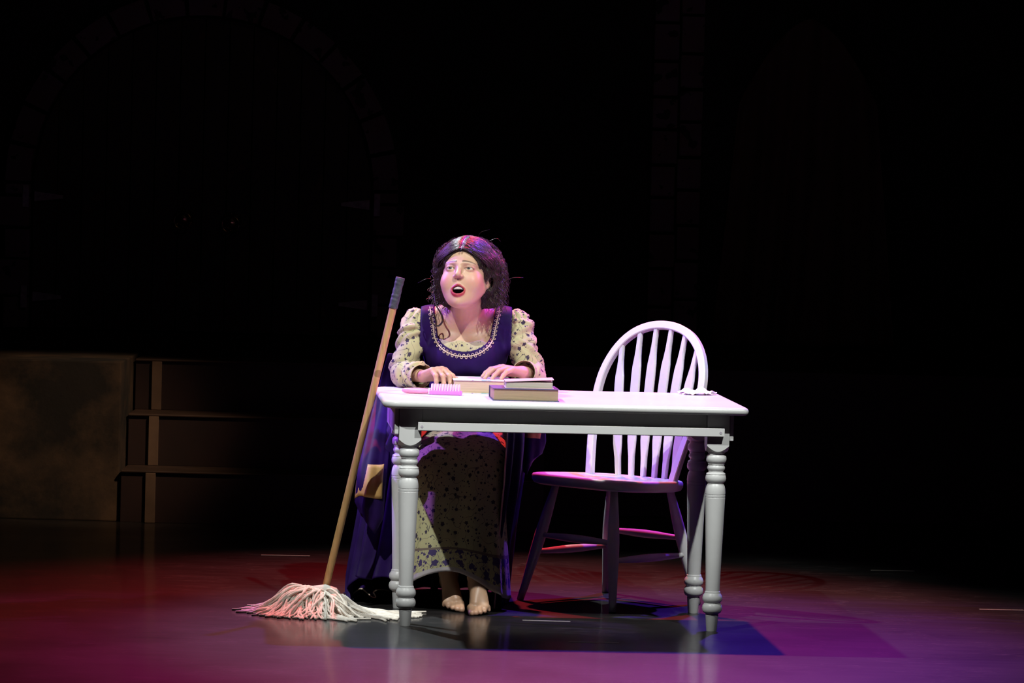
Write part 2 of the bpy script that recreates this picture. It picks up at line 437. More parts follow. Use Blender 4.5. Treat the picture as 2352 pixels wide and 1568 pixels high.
# drape hanging from a hook in the pointed opening
def drape():
    nu, nv = 90, 40; V = []; 
    for j in range(nv + 1):
        v = j / nv
        for i in range(nu + 1):
            u = i / nu
            ztop = at(1850, 45, 6.2)[2] - 0.42 * abs(2 * u - 1) ** 1.7
            zbot = zb + 0.02
            z = ztop + (zbot - ztop) * v
            half = (0.34 + 0.10 * v)
            x = at(1850, 400, 6.2)[0] + (2 * u - 1) * half + 0.03 * math.sin(9 * u) * v
            y = 6.15 + 0.035 * math.sin(u * 34 + 2 * v) * (0.35 + 0.65 * v) + 0.02 * math.sin(u * 13 - v * 3)
            V.append((x, y, z))
    Q = [(j * (nu + 1) + i, j * (nu + 1) + i + 1, (j + 1) * (nu + 1) + i + 1, (j + 1) * (nu + 1) + i) for j in range(nv) for i in range(nu)]
    me = mesh_arrays('drape', V, Q)
    o = link('drape', me, M['curtain'], None, True)
    s = o.modifiers.new('thick', 'SOLIDIFY'); s.thickness = 0.006
    props(o, 'long dull brown drape hanging in folds beside the stone pillar', 'curtain')
drape()

# --- strips of spike tape stuck on the floor
def tape(x0, y0, x1, y1, w, label):
    a, b = atz(x0, y0), atz(x1, y1)
    d = Vector(b - a); n = Vector((-d.y, d.x, 0)).normalized() * w / 2
    bm = bmesh.new(); vs = []
    for z in (0.0, 0.0008):
        vs.append([bm.verts.new(Vector((p[0], p[1], z)) + q) for p, q in ((a, -n), (b, -n), (b, n), (a, n))])
    bm.faces.new(vs[0][::-1]); bm.faces.new(vs[1])
    for j in range(4): bm.faces.new((vs[0][j], vs[0][(j + 1) % 4], vs[1][(j + 1) % 4], vs[1][j]))
    props(finish('floor_tape', bm, M['tapewhite'], None, False, ((a[0] + b[0]) / 2, (a[1] + b[1]) / 2, 0)), label, 'tape', 'strips of tape on the stage floor')
tape(1306, 1474, 1422, 1476, 0.020, 'thin pale tape strip on floor in front of the table')
tape(2250, 1399, 2352, 1401, 0.024, 'thin pale tape strip on open floor far beyond the chair')
tape(600, 1274, 712, 1276, 0.020, 'thin pale tape strip on floor behind the mop')
tape(1200, 1424, 1310, 1427, 0.012, 'thin pale tape strip on floor under the table')
tape(2000, 1309, 2100, 1311, 0.014, 'thin pale tape strip on dark floor before the drape')

# ================================================================== TABLE
TO = Vector((0.1805, -0.032, 0)); TR = math.radians(4.36)
table = empty('table', TO, TR, 'white painted wooden table with turned legs', 'table')
TT, TB = 0.755, 0.729
def tabletop():
    x0, x1, y0, y1 = -0.607, 0.607, -0.093, 0.69
    rc = 0.055; out = []
    for cx_, cy_, a0 in ((x1 - 0.02, y0 + 0.02, -PI / 2), (x1 - 0.02, y1 - 0.02, 0), (x0 + rc, y1 - rc, PI / 2), (x0 + rc, y0 + rc, PI)):
        r = 0.02 if cx_ > 0 else rc
        for k in range(9): out.append((cx_ + r * math.cos(a0 + k * PI / 16), cy_ + r * math.sin(a0 + k * PI / 16)))
    cen = Vector(((x0 + x1) / 2, (y0 + y1) / 2))
    bm = bmesh.new(); rings = []
    def off(ins):
        res = []
        n = len(out)
        for i, (x, y) in enumerate(out):
            a = Vector(out[i - 1]); b = Vector(out[(i + 1) % n]); t = (b - a).normalized()
            res.append((x - t.y * ins, y + t.x * ins))
        return res
    prof = [(0.006, TB)] + [(0.013 - 0.013 * math.cos(a), (TT + TB) / 2 + 0.013 * math.sin(a)) for a in np.linspace(-PI / 2, PI / 2, 9)]
    prof = [(0.013 - 0.013 * math.cos(a), (TT + TB) / 2 + 0.013 * math.sin(a)) for a in np.linspace(-PI / 2, PI / 2, 9)]
    for ins, z in prof: rings.append([bm.verts.new((x, y, z)) for x, y in off(ins)])
    for a, b in zip(rings, rings[1:]):
        for i in range(len(a)): bm.faces.new((a[i], a[(i + 1) % len(a)], b[(i + 1) % len(a)], b[i]))
    bm.faces.new(rings[0][::-1]); bm.faces.new(rings[-1])
    o = finish('tabletop', bm, M['white'], table)
    for p in o.data.polygons: p.use_smooth = len(p.vertices) == 4
tabletop()
LEGP = [(0.0165, 0.0), (0.0175, 0.002), (0.0215, 0.052), (0.0225, 0.0545), (0.0205, 0.0565), (0.0225, 0.060), (0.0285, 0.063), (0.0325, 0.070),
        (0.0338, 0.0785), (0.0322, 0.087), (0.0275, 0.0935), (0.0255, 0.0955), (0.0285, 0.0985), (0.0325, 0.104), (0.0336, 0.1115), (0.0318, 0.120),
        (0.0272, 0.127), (0.0262, 0.1295), (0.0262, 0.133), (0.0235, 0.1355), (0.0240, 0.16), (0.0262, 0.24), (0.0295, 0.34), (0.0325, 0.435),
        (0.0331, 0.4475), (0.0318, 0.449), (0.0331, 0.4505), (0.0333, 0.4575), (0.0320, 0.459), (0.0334, 0.4605), (0.0336, 0.466), (0.0325, 0.478),
        (0.0300, 0.488), (0.0270, 0.4935), (0.0255, 0.496), (0.0285, 0.499), (0.0335, 0.505), (0.0348, 0.513), (0.0335, 0.521), (0.0310, 0.526), (0.0325, 0.5275),
        (0.0310, 0.530), (0.0250, 0.5335), (0.0245, 0.537), (0.0265, 0.540), (0.0295, 0.545), (0.0297, 0.550), (0.0270, 0.555), (0.0255, 0.558), (0.0285, 0.5605), (0.0255, 0.562),
        (0.0290, 0.565), (0.0330, 0.570), (0.0340, 0.578), (0.0328, 0.587), (0.0280, 0.592), (0.0255, 0.595), (0.0285, 0.598), (0.0290, 0.606), (0.026, 0.61)]
bm = bmesh.new(); lathe(bm, LEGP, 40)
# square block with a rounded shoulder below
hb = 0.0368; per = []
for sx_, sy_ in ((1, 0), (0, 1), (-1, 0), (0, -1)):
    for k in range(10):
        f = (k - 5) / 5.0; per.append((hb * (sx_ - sy_ * f), hb * (sy_ + sx_ * f)))
np_ = len(per)
rows_ = [[bm.verts.new((0.024 * x / math.hypot(x, y), 0.024 * y / math.hypot(x, y), 0.597)) for x, y in per],
         [bm.verts.new((x, y, 0.604 + 1.25 * (math.hypot(x, y) - hb))) for x, y in per], [bm.verts.new((x, y, TB)) for x, y in per]]
for a_, b_ in zip(rows_, rows_[1:]):
    for k in range(np_): bm.faces.new((a_[k], a_[(k + 1) % np_], b_[(k + 1) % np_], b_[k]))
bm.faces.new(rows_[2]); bm.faces.new(rows_[0][::-1])
leg0 = finish('leg', bm, M['white'], table)
sm = [True] * len(leg0.data.polygons); leg0.data.polygons.foreach_set('use_smooth', sm)
em = leg0.modifiers.new('split', 'EDGE_SPLIT'); em.split_angle = math.radians(38)
leg0.location = (-0.513, 0, 0)
for x, y in ((0.513, 0), (-0.513, 0.515), (0.513, 0.515)): copy_of(leg0, table, location=(x, y, 0))
boxobj('front_apron', (-0.476, 0.476, -0.024, -0.002, 0.652, TB), M['white'], table)
boxobj('back_apron', (-0.476, 0.476, 0.517, 0.539, 0.652, TB), M['white'], table)
boxobj('side_apron', (-0.565, -0.551, -0.03, 0.55, 0.640, TB), M['white'], table)
boxobj('side_apron', (0.551, 0.565, -0.03, 0.55, 0.640, TB), M['white'], table)
rail = boxobj('front_rail', (-0.489, 0.531, -0.058, -0.0372, 0.656, 0.683), M['white'], table, 0.0015)
for x in (-0.476, 0.518):
    bm = bmesh.new(); lathe(bm, [(0.0045, 0), (0.004, 0.0015), (0.001, 0.001)], 14, Matrix.Translation((x, -0.058, 0.669)) @ Matrix.Rotation(PI / 2, 4, 'X'))
    finish('screw', bm, M['hinge'], rail)

# ================================================================== WINDSOR CHAIR
CA = math.radians(-44)      # the chair's front turns towards the table's left end
chair = empty('windsor_chair', (0.379, 0.795, 0), CA, 'white painted arrow back windsor chair behind the table', 'chair')
SZ = 0.447
def seat():
    out = []
    n = 72
    for i in range(n):
        a = 2 * PI * i / n; c, s = math.cos(a), math.sin(a)
        e = 2 / 4.2
        x = 0.243 * math.copysign(abs(c) ** e, c); y = 0.216 * math.copysign(abs(s) ** e, s)
        if y > 0: x *= 1 - 0.16 * (y / 0.216) ** 2
        out.append((x, y))
    bm = bmesh.new(); rings = []
    for sc, z in ((0.90, SZ - 0.040), (0.97, SZ - 0.034), (1.0, SZ - 0.022), (1.0, SZ - 0.008), (0.985, SZ - 0.002), (0.95, SZ), (0.75, SZ - 0.006), (0.45, SZ - 0.012)):
        rings.append([bm.verts.new((x * sc, y * sc - 0.03, z - 0.045 * y * sc)) for x, y in out])
    for a, b in zip(rings, rings[1:]):
        for i in range(n): bm.faces.new((a[i], a[(i + 1) % n], b[(i + 1) % n], b[i]))
    bm.faces.new(rings[0][::-1]); bm.faces.new(rings[-1])
    finish('seat', bm, M['white'], chair, True)
seat()
def bow_pt(s, h):      # s across, h up the leaning plane of the bow
    return Vector((s, 0.080 + 0.155 * (h / 0.54) ** 1.15, SZ - 0.016 + h * 0.985))
bow_ctl = [(-0.186, 0.0), (-0.203, 0.10), (-0.221, 0.21), (-0.231, 0.31), (-0.222, 0.39), (-0.190, 0.462), (-0.140, 0.515), (-0.075, 0.546), (0, 0.556)]
bow_ctl = [(a * 1.06, h_) for a, h_ in bow_ctl]
bow_ctl = bow_ctl + [(-a, b) for a, b in bow_ctl[-2::-1]]
bw = spline(bow_ctl, 90)
bm = bmesh.new(); rings = []
BP = [bow_pt(a, b) for a, b in bw]
for i, p in enumerate(BP):
    t = (BP[min(i + 1, 89)] - BP[max(i - 1, 0)]).normalized()
    nrm = Vector((0, -0.95, 0.33)); nrm = (nrm - t * nrm.dot(t)).normalized(); inn = t.cross(nrm)
    hw, hd, c = 0.0145, 0.0115, 0.003
    sec = [(-hw + c, -hd), (hw - c, -hd), (hw, -hd + c), (hw, hd - c), (hw - c, hd), (-hw + c, hd), (-hw, hd - c), (-hw, -hd + c)]
    rings.append([bm.verts.new(p + inn * a + nrm * b) for a, b in sec])
for a, b in zip(rings, rings[1:]):
    for k in range(8): bm.faces.new((a[k], a[(k + 1) % 8], b[(k + 1) % 8], b[k]))
bm.faces.new(rings[0][::-1]); bm.faces.new(rings[-1])
finish('bow', bm, M['white'], chair)
def bow_height(s):
    best = min(((abs(a - s), b) for a, b in bw if b > 0.3))
    return best[1]
for k in range(6):
    u = (k - 2.5) / 2.5
    top_s = 0.180 * u; top = bow_pt(top_s, bow_height(top_s) - 0.008)
    base = Vector((0.132 * u, 0.176 - 0.018 * u * u, SZ - 0.016))
    bm = bmesh.new(); rings = []
    L = [(0, 0.0085, 0.008), (0.07, 0.0095, 0.008), (0.14, 0.0115, 0.007), (0.20, 0.0165, 0.006), (0.25, 0.0195, 0.006), (0.5, 0.021, 0.006),
         (0.70, 0.0205, 0.006), (0.76, 0.0190, 0.006), (0.82, 0.0135, 0.0065), (0.88, 0.0092, 0.0075), (1.0, 0.0075, 0.0075)]
    for f, w, dpt in L:
        p = base.lerp(top, f) + Vector((0, -0.012 * math.sin(PI * f), 0))
        rings.append([bm.verts.new(p + Vector((a * w, b * dpt, 0))) for a, b in ((-0.85, -1), (0.85, -1), (1, -0.3), (1, 0.3), (0.85, 1), (-0.85, 1), (-1, 0.3), (-1, -0.3))])
    for a, b in zip(rings, rings[1:]):
        for q in range(8): bm.faces.new((a[q], a[(q + 1) % 8], b[(q + 1) % 8], b[q]))
    bm.faces.new(rings[0][::-1]); bm.faces.new(rings[-1])
    finish('spindle', bm, M['white'], chair)
FEET = {}
for sx in (-1, 1):
    for sy in (-1, 1):
        top = Vector((sx * 0.140, 0.130 if sy > 0 else -0.158, SZ - 0.034)); foot = Vector((sx * 0.222, 0.205 if sy > 0 else -0.240, 0.0))
        FEET[sx, sy] = (top, foot)
        bm = bmesh.new()
        fr = [(0, 0.0125), (0.08, 0.0145), (0.25, 0.019), (0.42, 0.0215), (0.58, 0.020), (0.75, 0.0165), (0.9, 0.0140), (1.0, 0.0125)]
        tube(bm, [top.lerp(foot, f) for f, _ in fr], [r_ for _, r_ in fr], 14)
        for v in bm.verts: v.co.z = max(0.0, v.co.z)
        finish('leg', bm, M['white'], chair, True)
def stretcher(a, b):
    bm = bmesh.new(); fr = [(0, 0.0085), (0.12, 0.0095), (0.35, 0.0135), (0.5, 0.0145), (0.65, 0.0135), (0.88, 0.0095), (1, 0.0085)]
    tube(bm, [a.lerp(b, f) for f, _ in fr], [r_ for _, r_ in fr], 12)
    finish('stretcher', bm, M['white'], chair, True)
def on(k, z):
    t, f = FEET[k]; return t.lerp(f, (t.z - z) / t.z)
stretcher(on((-1, -1), 0.235), on((1, -1), 0.235)); stretcher(on((-1, 1), 0.235), on((1, 1), 0.235))
stretcher(on((-1, -1), 0.175), on((-1, 1), 0.175)); stretcher(on((1, -1), 0.175), on((1, 1), 0.175))

# ================================================================== MOP
MT, MB_ = Vector((-0.386, 0.285, 1.142)), Vector((-0.616, 0.30, 0.082))
mop = empty('mop', (MB_.x, MB_.y, 0), 0, 'string mop with taped wooden handle leaning on the table end', 'mop')
mo = Vector((MB_.x, MB_.y, 0))
bm = bmesh.new(); tube(bm, [(MB_ - Vector((0.005, 0, 0.03))).lerp(MT, f) - mo for f in np.linspace(0, 1, 12)], 0.0125, 16); finish('handle', bm, M['pole'], mop, True)
bm = bmesh.new(); pts = []; rr = []
for f in np.linspace(0.905, 1.004, 16):
    pts.append(MB_.lerp(MT, f) - mo); rr.append(0.0150 + random.uniform(-0.0009, 0.0011))
tube(bm, pts, rr, 14); finish('grip_tape', bm, M['tape'], mop)
def strings():
    bm = bmesh.new(); head = Vector((-0.020, -0.03, 0.060)); R_ = random.Random(21)
    def lay(p0, ang, L, hump, r, hook, flat):
        """one cotton string: leaves the clamp, arches over the pile and lies down on the floor"""
        n = 14; a = ang; w = R_.uniform(0, 6); x, y = p0[0], p0[1]; pts = []
        for i in range(n):
            t = i / (n - 1)
            z = p0[2] * (1 - t) ** 1.0 * (1 if not flat else math.exp(-4 * t)) + hump * math.sin(PI * min(1, t * 1.15)) * (1 - t)
            z = max(r * 0.95, z + 0.0025 * math.sin(11 * t + w) * (t > 0.2))
            pts.append(Vector((x, y, z)))
            a += hook / n + 0.34 * math.sin(9 * t + w) / 2
            x += math.cos(a) * L / n; y += math.sin(a) * L / n
        tube(bm, pts, [r * (1 + 0.10 * math.sin(23 * i + w)) for i in range(n)], 6)
    def pile(cnt, a0, a1, L0, L1, h0, h1, flat=False, start=None, hk=0.7, r0=0.0034, r1=0.0046):
        for k in range(cnt):
            p = start() if start else (head.x + R_.uniform(-0.045, 0.03), head.y + R_.uniform(-0.035, 0.02), head.z + R_.uniform(-0.02, 0.010))
            lay(p, math.radians(R_.uniform(a0, a1)), R_.uniform(L0, L1), R_.uniform(h0, h1), R_.uniform(r0, r1), R_.uniform(-hk, hk), flat)
    pile(90, 176, 232, 0.18, 0.27, 0.02, 0.075)           # over the top towards the wall side
    pile(100, 215, 285, 0.16, 0.27, 0.01, 0.060)          # towards the audience
    pile(70, 170, 300, 0.08, 0.18, 0.00, 0.045)           # inner layer
    pile(60, 190, 290, 0.17, 0.28, -0.02, 0.02)           # bottom layer
    for k in range(24):      # short loops falling straight down at the front of the clamp
        x = 0.006 + 0.0031 * k
        pts = [(x * 0.8, -0.040, 0.062), (x, -0.066, 0.056 - 0.0005 * k), (x + 0.001, -0.084, 0.042), (x + 0.002, -0.092, 0.022), (x + 0.003, -0.093, 0.005)]
        tube(bm, spline(pts, 10), 0.0034, 6)
    tail = lambda: (R_.uniform(0.030, 0.075), R_.uniform(-0.045, 0.005), R_.uniform(0.02, 0.058))
    pile(62, -40, -14, 0.22, 0.325, -0.005, 0.012, True, tail, 0.35)
    pile(18, -62, -38, 0.10, 0.18, 0.0, 0.02, True, tail, 0.5)
    low = lambda: (R_.uniform(-0.05, 0.01), R_.uniform(-0.23, -0.17), R_.uniform(0.006, 0.020))
    pile(26, -30, 18, 0.10, 0.19, 0.0, 0.006, True, low, 0.6)
    o = finish('mop_strings', bm, M['cotton'], mop, True); o['kind'] = 'stuff'
strings()
bm = bmesh.new(); tube(bm, [(-0.052, -0.028, 0.066), (-0.035, -0.030, 0.072), (0.0, -0.028, 0.074), (0.035, -0.022, 0.066), (0.048, -0.02, 0.060)], [0.008, 0.017, 0.020, 0.017, 0.009], 16)
finish('head_wrap', bm, M['wrap'], mop, True)

# ================================================================== THINGS ON THE TABLE
def book(name, label, base, w, d, h, rz, cover, pages, lift=0.0, group=None, ct=0.0025):
    b = empty(name, base, rz, label, 'book', group)
    boxobj('lower_cover', (0, w, 0, d, 0, ct), cover, b, 0.0008)
    boxobj('page_block', (0.004, w - 0.004, 0.004, d - 0.002, ct, h - ct), pages, b, 0.0012)
    boxobj('spine', (0, w, d - 0.002, d + 0.002, 0, h), cover, b, 0.001)
    t = boxobj('upper_cover', (0, w, 0, d, 0, ct), cover, b, 0.0008)
    t.location = (0, 0, h - ct)
    if lift: t.rotation_euler = (0, -lift, 0)
    return b
def pale_cover():
    m, nt, b = new_mat('pale_printed_cover')
    v = coords(nt)
    a = noise(nt, 14, 3, v); c = noise(nt, 22, 2, v)
    cc = mixc(nt, val(nt, 'GREATER_THAN', a, 0.60), (0.74, 0.72, 0.66), (0.30, 0.52, 0.50))
    cc = mixc(nt, val(nt, 'GREATER_THAN', c, 0.64), cc, (0.45, 0.30, 0.55))
    nt.links.new(cc, b.inputs['Base Color']); b.inputs['Roughness'].default_value = 0.45
    return m
M['palecover'] = pale_cover()
p = atz(1038, 902, TT)
bigb = book('book', 'large thick book with pale cover lying under her hands', (p[0] + 0.004, p[1] - 0.01, TT), 0.200, 0.235, 0.046, math.radians(3), M['palecover'], M['pages_tan'])
a, b_ = atz(1132, 919.5, TT), atz(1281, 922.5, TT)
rz = math.atan2(b_[1] - a[1], b_[0] - a[0])
low_book = book('book', 'thick dark blue book lying flat beneath a thinner book', (a[0], a[1], TT), 0.222, 0.19, 0.041, math.radians(4.5), M['cover_blue'], M['pages'], group=None)
a2 = atz(1160, 889, TT + 0.041)
book('book', 'thin book with rose cover lifting open on the thick blue book', (a2[0], a[1] + 0.02, TT + 0.041), 0.163, 0.125, 0.0235, math.radians(2), M['cover_rose'], M['pages_pale'], lift=math.radians(3.2))

def hairbrush():
    p0 = atz(924, 903, TT); p1 = atz(1060, 908, TT)
    b = empty('hairbrush', (p0[0], p0[1], TT), math.atan2(p1[1] - p0[1], p1[0] - p0[0]), 'pink plastic hairbrush lying bristles up by her hand', 'hairbrush')
    L = math.hypot(p1[0] - p0[0], p1[1] - p0[1])
    bm = bmesh.new(); fr = [(0, 0.004), (0.006, 0.0078), (0.03, 0.0098), (0.06, 0.0105), (0.085, 0.0088), (0.094, 0.0075)]
    tube(bm, [(x, 0, 0.0105) for x, _ in fr], [r_ for _, r_ in fr], 16); finish('handle', bm, M['brushpink'], b, True)
    bm = bmesh.new(); box(bm, 0.091, 0.097, -0.011, 0.011, 0.0, 0.021, 0.002); finish('collar', bm, M['bristle'], b)
    boxobj('brush_bar', (0.096, L, -0.017, 0.017, 0.0, 0.015), M['brushbar'], b, 0.004)
    bm = bmesh.new()
    for i in range(11):
        for j in range(4):
            x = 0.103 + i * (L - 0.112) / 10; y = -0.0125 + j * 0.0083
            tube(bm, [(x, y, 0.0145), (x, y, 0.030), (x, y, 0.037)], [0.0022, 0.0017, 0.0012], 6)
    o = finish('bristles', bm, M['bristle'], b); o['kind'] = 'stuff'
hairbrush()
def tissue():
    nx = 26; V = []
    p = atz(1602, 906, TT)
    for j in range(nx):
        for i in range(nx):
            u, v = i / (nx - 1) * 2 - 1, j / (nx - 1) * 2 - 1
            rr_ = max(0, 1 - (u * u + v * v) * 0.55)
            z = 0.001 + 0.024 * rr_ * (0.45 + 0.55 * math.sin(5 * u + 3 * v) * math.cos(4 * v - 2 * u)) + 0.004 * abs(math.sin(11 * u - 7 * v))
            V.append((u * 0.058 * (1 + 0.2 * math.sin(3 * v)), v * 0.05 * (1 + 0.15 * math.cos(4 * u)), max(0.001, z)))
    Q = [(j * nx + i, j * nx + i + 1, (j + 1) * nx + i + 1, (j + 1) * nx + i) for j in range(nx - 1) for i in range(nx - 1)]
    o = link('tissue', mesh_arrays('tissue', V, Q), M['tissue'], None, True); o.location = (p[0], p[1], TT)
    props(o, 'crumpled white tissue at the bare end of the table', 'tissue')
    s = o.modifiers.new('thick', 'SOLIDIFY'); s.thickness = 0.0008; s.offset = 1
tissue()
# ================================================================== PERSON
# ---- signed distance helpers (numpy) and a surface-net mesher
def s_rc(P, a, b, ra, rb):
    a = np.asarray(a, np.float32); ab = np.asarray(b, np.float32) - a
    t = np.clip(((P - a) @ ab) / (ab @ ab), 0, 1)
    return np.linalg.norm(P - a - t[:, None] * ab, axis=1) - (ra + (rb - ra) * t)
def s_el(P, c, r, R=None):
    q = P - np.asarray(c, np.float32)
    if R is not None: q = q @ np.asarray(R, np.float32)
    r = np.asarray(r, np.float32)
    k0 = np.linalg.norm(q / r, axis=1); k1 = np.linalg.norm(q / (r * r), axis=1) + 1e-9
    return k0 * (k0 - 1) / k1
def su(a, b, k):
    h = np.clip(0.5 + 0.5 * (b - a) / k, 0, 1); return b + (a - b) * h - k * h * (1 - h)
def ss(a, b, k):      # a minus b
    return -su(-a, b, k)
def near(P, c, r):
    return np.nonzero(np.sum((P - np.asarray(c, np.float32)) ** 2, axis=1) < r * r)[0]
def surface_net(fn, xs, ys, zs, B=8, slack=0.012):
    xs, ys, zs = (np.asarray(v, np.float32) for v in (xs, ys, zs))
    nx, ny, nz = len(xs), len(ys), len(zs)
    F = np.empty((nx, ny, nz), np.float32); mask = np.zeros((nx, ny, nz), bool)
    bi = [list(range(0, n - 1, B)) for n in (nx, ny, nz)]
    lo = [v[np.array(b)] for v, b in zip((xs, ys, zs), bi)]
    hi = [v[np.minimum(np.array(b) + B, len(v) - 1)] for v, b in zip((xs, ys, zs), bi)]
    cx, cy, cz = [(l + h) / 2 for l, h in zip(lo, hi)]; hx, hy, hz = [(h - l) / 2 for l, h in zip(lo, hi)]
    G = np.stack(np.meshgrid(cx, cy, cz, indexing='ij'), -1).reshape(-1, 3)
    HD = np.sqrt(sum(g ** 2 for g in np.meshgrid(hx, hy, hz, indexing='ij'))).ravel()
    D = fn(G); keep = np.abs(D) < HD * 1.15 + slack
    Dk = D.reshape(len(cx), len(cy), len(cz)); Kk = keep.reshape(Dk.shape)
    for i, x in enumerate(bi[0]):
        for j, y in enumerate(bi[1]):
            for k, z in enumerate(bi[2]):
                F[x:x + B + 1, y:y + B + 1, z:z + B + 1] = 1.0 if Dk[i, j, k] > 0 else -1.0
    for i, j, k in np.argwhere(Kk):
        x, y, z = bi[0][i], bi[1][j], bi[2][k]; mask[x:x + B + 1, y:y + B + 1, z:z + B + 1] = True
    I, J, K = np.nonzero(mask)
    out = np.empty(len(I), np.float32); st = 600000
    for s in range(0, len(I), st):
        e = slice(s, s + st); out[e] = fn(np.stack([xs[I[e]], ys[J[e]], zs[K[e]]], 1))
    F[I, J, K] = out
    S = F < 0
    cnt = np.zeros((nx - 1, ny - 1, nz - 1), np.uint8)
    for a in (0, 1):
        for b in (0, 1):
            for c in (0, 1): cnt += S[a:nx - 1 + a, b:ny - 1 + b, c:nz - 1 + c]
    cells = np.argwhere((cnt > 0) & (cnt < 8)); lin = (cells[:, 0] * (ny - 1) + cells[:, 1]) * (nz - 1) + cells[:, 2]
    acc = np.zeros((len(cells), 3)); num = np.zeros(len(cells))
    X = [xs, ys, zs]
    for ax in range(3):
        o1, o2 = [d for d in range(3) if d != ax]
        for a in (0, 1):
            for b in (0, 1):
                off0 = np.zeros(3, int); off0[o1], off0[o2] = a, b; off1 = off0.copy(); off1[ax] = 1
                v0 = cells + off0; v1 = cells + off1
                f0 = F[v0[:, 0], v0[:, 1], v0[:, 2]]; f1 = F[v1[:, 0], v1[:, 1], v1[:, 2]]
                m = (f0 < 0) != (f1 < 0); t = np.where(m, f0 / np.where(m, f0 - f1, 1), 0)
                for d in range(3):
                    p0 = X[d][v0[:, d]]; p1 = X[d][v1[:, d]]
                    acc[:, d] += np.where(m, p0 + (p1 - p0) * t, 0)
                num += m
    V = acc / num[:, None]
    quads = []
    def cid(i, j, k): return np.searchsorted(lin, (i * (ny - 1) + j) * (nz - 1) + k)
    for ax in range(3):
        sl0 = [slice(None)] * 3; sl1 = [slice(None)] * 3; sl0[ax] = slice(0, -1); sl1[ax] = slice(1, None)
        E = np.argwhere(S[tuple(sl0)] != S[tuple(sl1)])
        o1, o2 = (ax + 1) % 3, (ax + 2) % 3
        lim = (nx - 1, ny - 1, nz - 1)
        E = E[(E[:, o1] > 0) & (E[:, o2] > 0) & (E[:, o1] < lim[o1]) & (E[:, o2] < lim[o2])]
        ids = []
        for a, b in ((-1, -1), (0, -1), (0, 0), (-1, 0)):
            c = E.copy(); c[:, o1] += a; c[:, o2] += b; ids.append(cid(c[:, 0], c[:, 1], c[:, 2]))
        q = np.stack(ids, 1); flip = ~S[E[:, 0], E[:, 1], E[:, 2]]
        q[flip] = q[flip][:, ::-1]; quads.append(q)
    return V, np.vstack(quads)
def axis(*segs):
    """non-uniform grid axis from (start, stop, step) runs"""
    out = []
    for a, b, h in segs: out += list(np.arange(a, b - h * 0.5, h))
    return np.array(out + [segs[-1][1]])

PO = np.array([-0.165, 0.62, 0.0])          # the person's base point
HS = 1.04
HO = np.array([-0.1660, 0.555, 1.155])      # centre of the head, eye level
def rotm(ax, deg):
    c, s = math.cos(math.radians(deg)), math.sin(math.radians(deg))
    return np.array({'x': [[1, 0, 0], [0, c, -s], [0, s, c]], 'y': [[c, 0, s], [0, 1, 0], [-s, 0, c]], 'z': [[c, -s, 0], [s, c, 0], [0, 0, 1]]}[ax])
HM = rotm('z', -14) @ rotm('x', -15) @ rotm('y', -1.0)
def head_local(P): return ((P - HO) @ HM / HS).astype(np.float32)
def head_world(q): return np.asarray(q) * HS @ HM.T + HO

# ---- skeleton
ShR, ElR, WrR = np.array([-0.318, 0.665, 0.980]), np.array([-0.372, 0.595, 0.808]), np.array([-0.304, 0.490, 0.800])
ShL, ElL, WrL = np.array([-0.006, 0.672, 0.985]), np.array([0.068, 0.605, 0.806]), np.array([0.040, 0.520, 0.822])
HipR, KnR, AnR = np.array([-0.235, 0.87, 0.535]), np.array([-0.205, 0.490, 0.485]), np.array([-0.198, 0.480, 0.125])
HipL, KnL, AnL = np.array([-0.085, 0.87, 0.535]), np.array([-0.085, 0.480, 0.485]), np.array([-0.098, 0.385, 0.125])

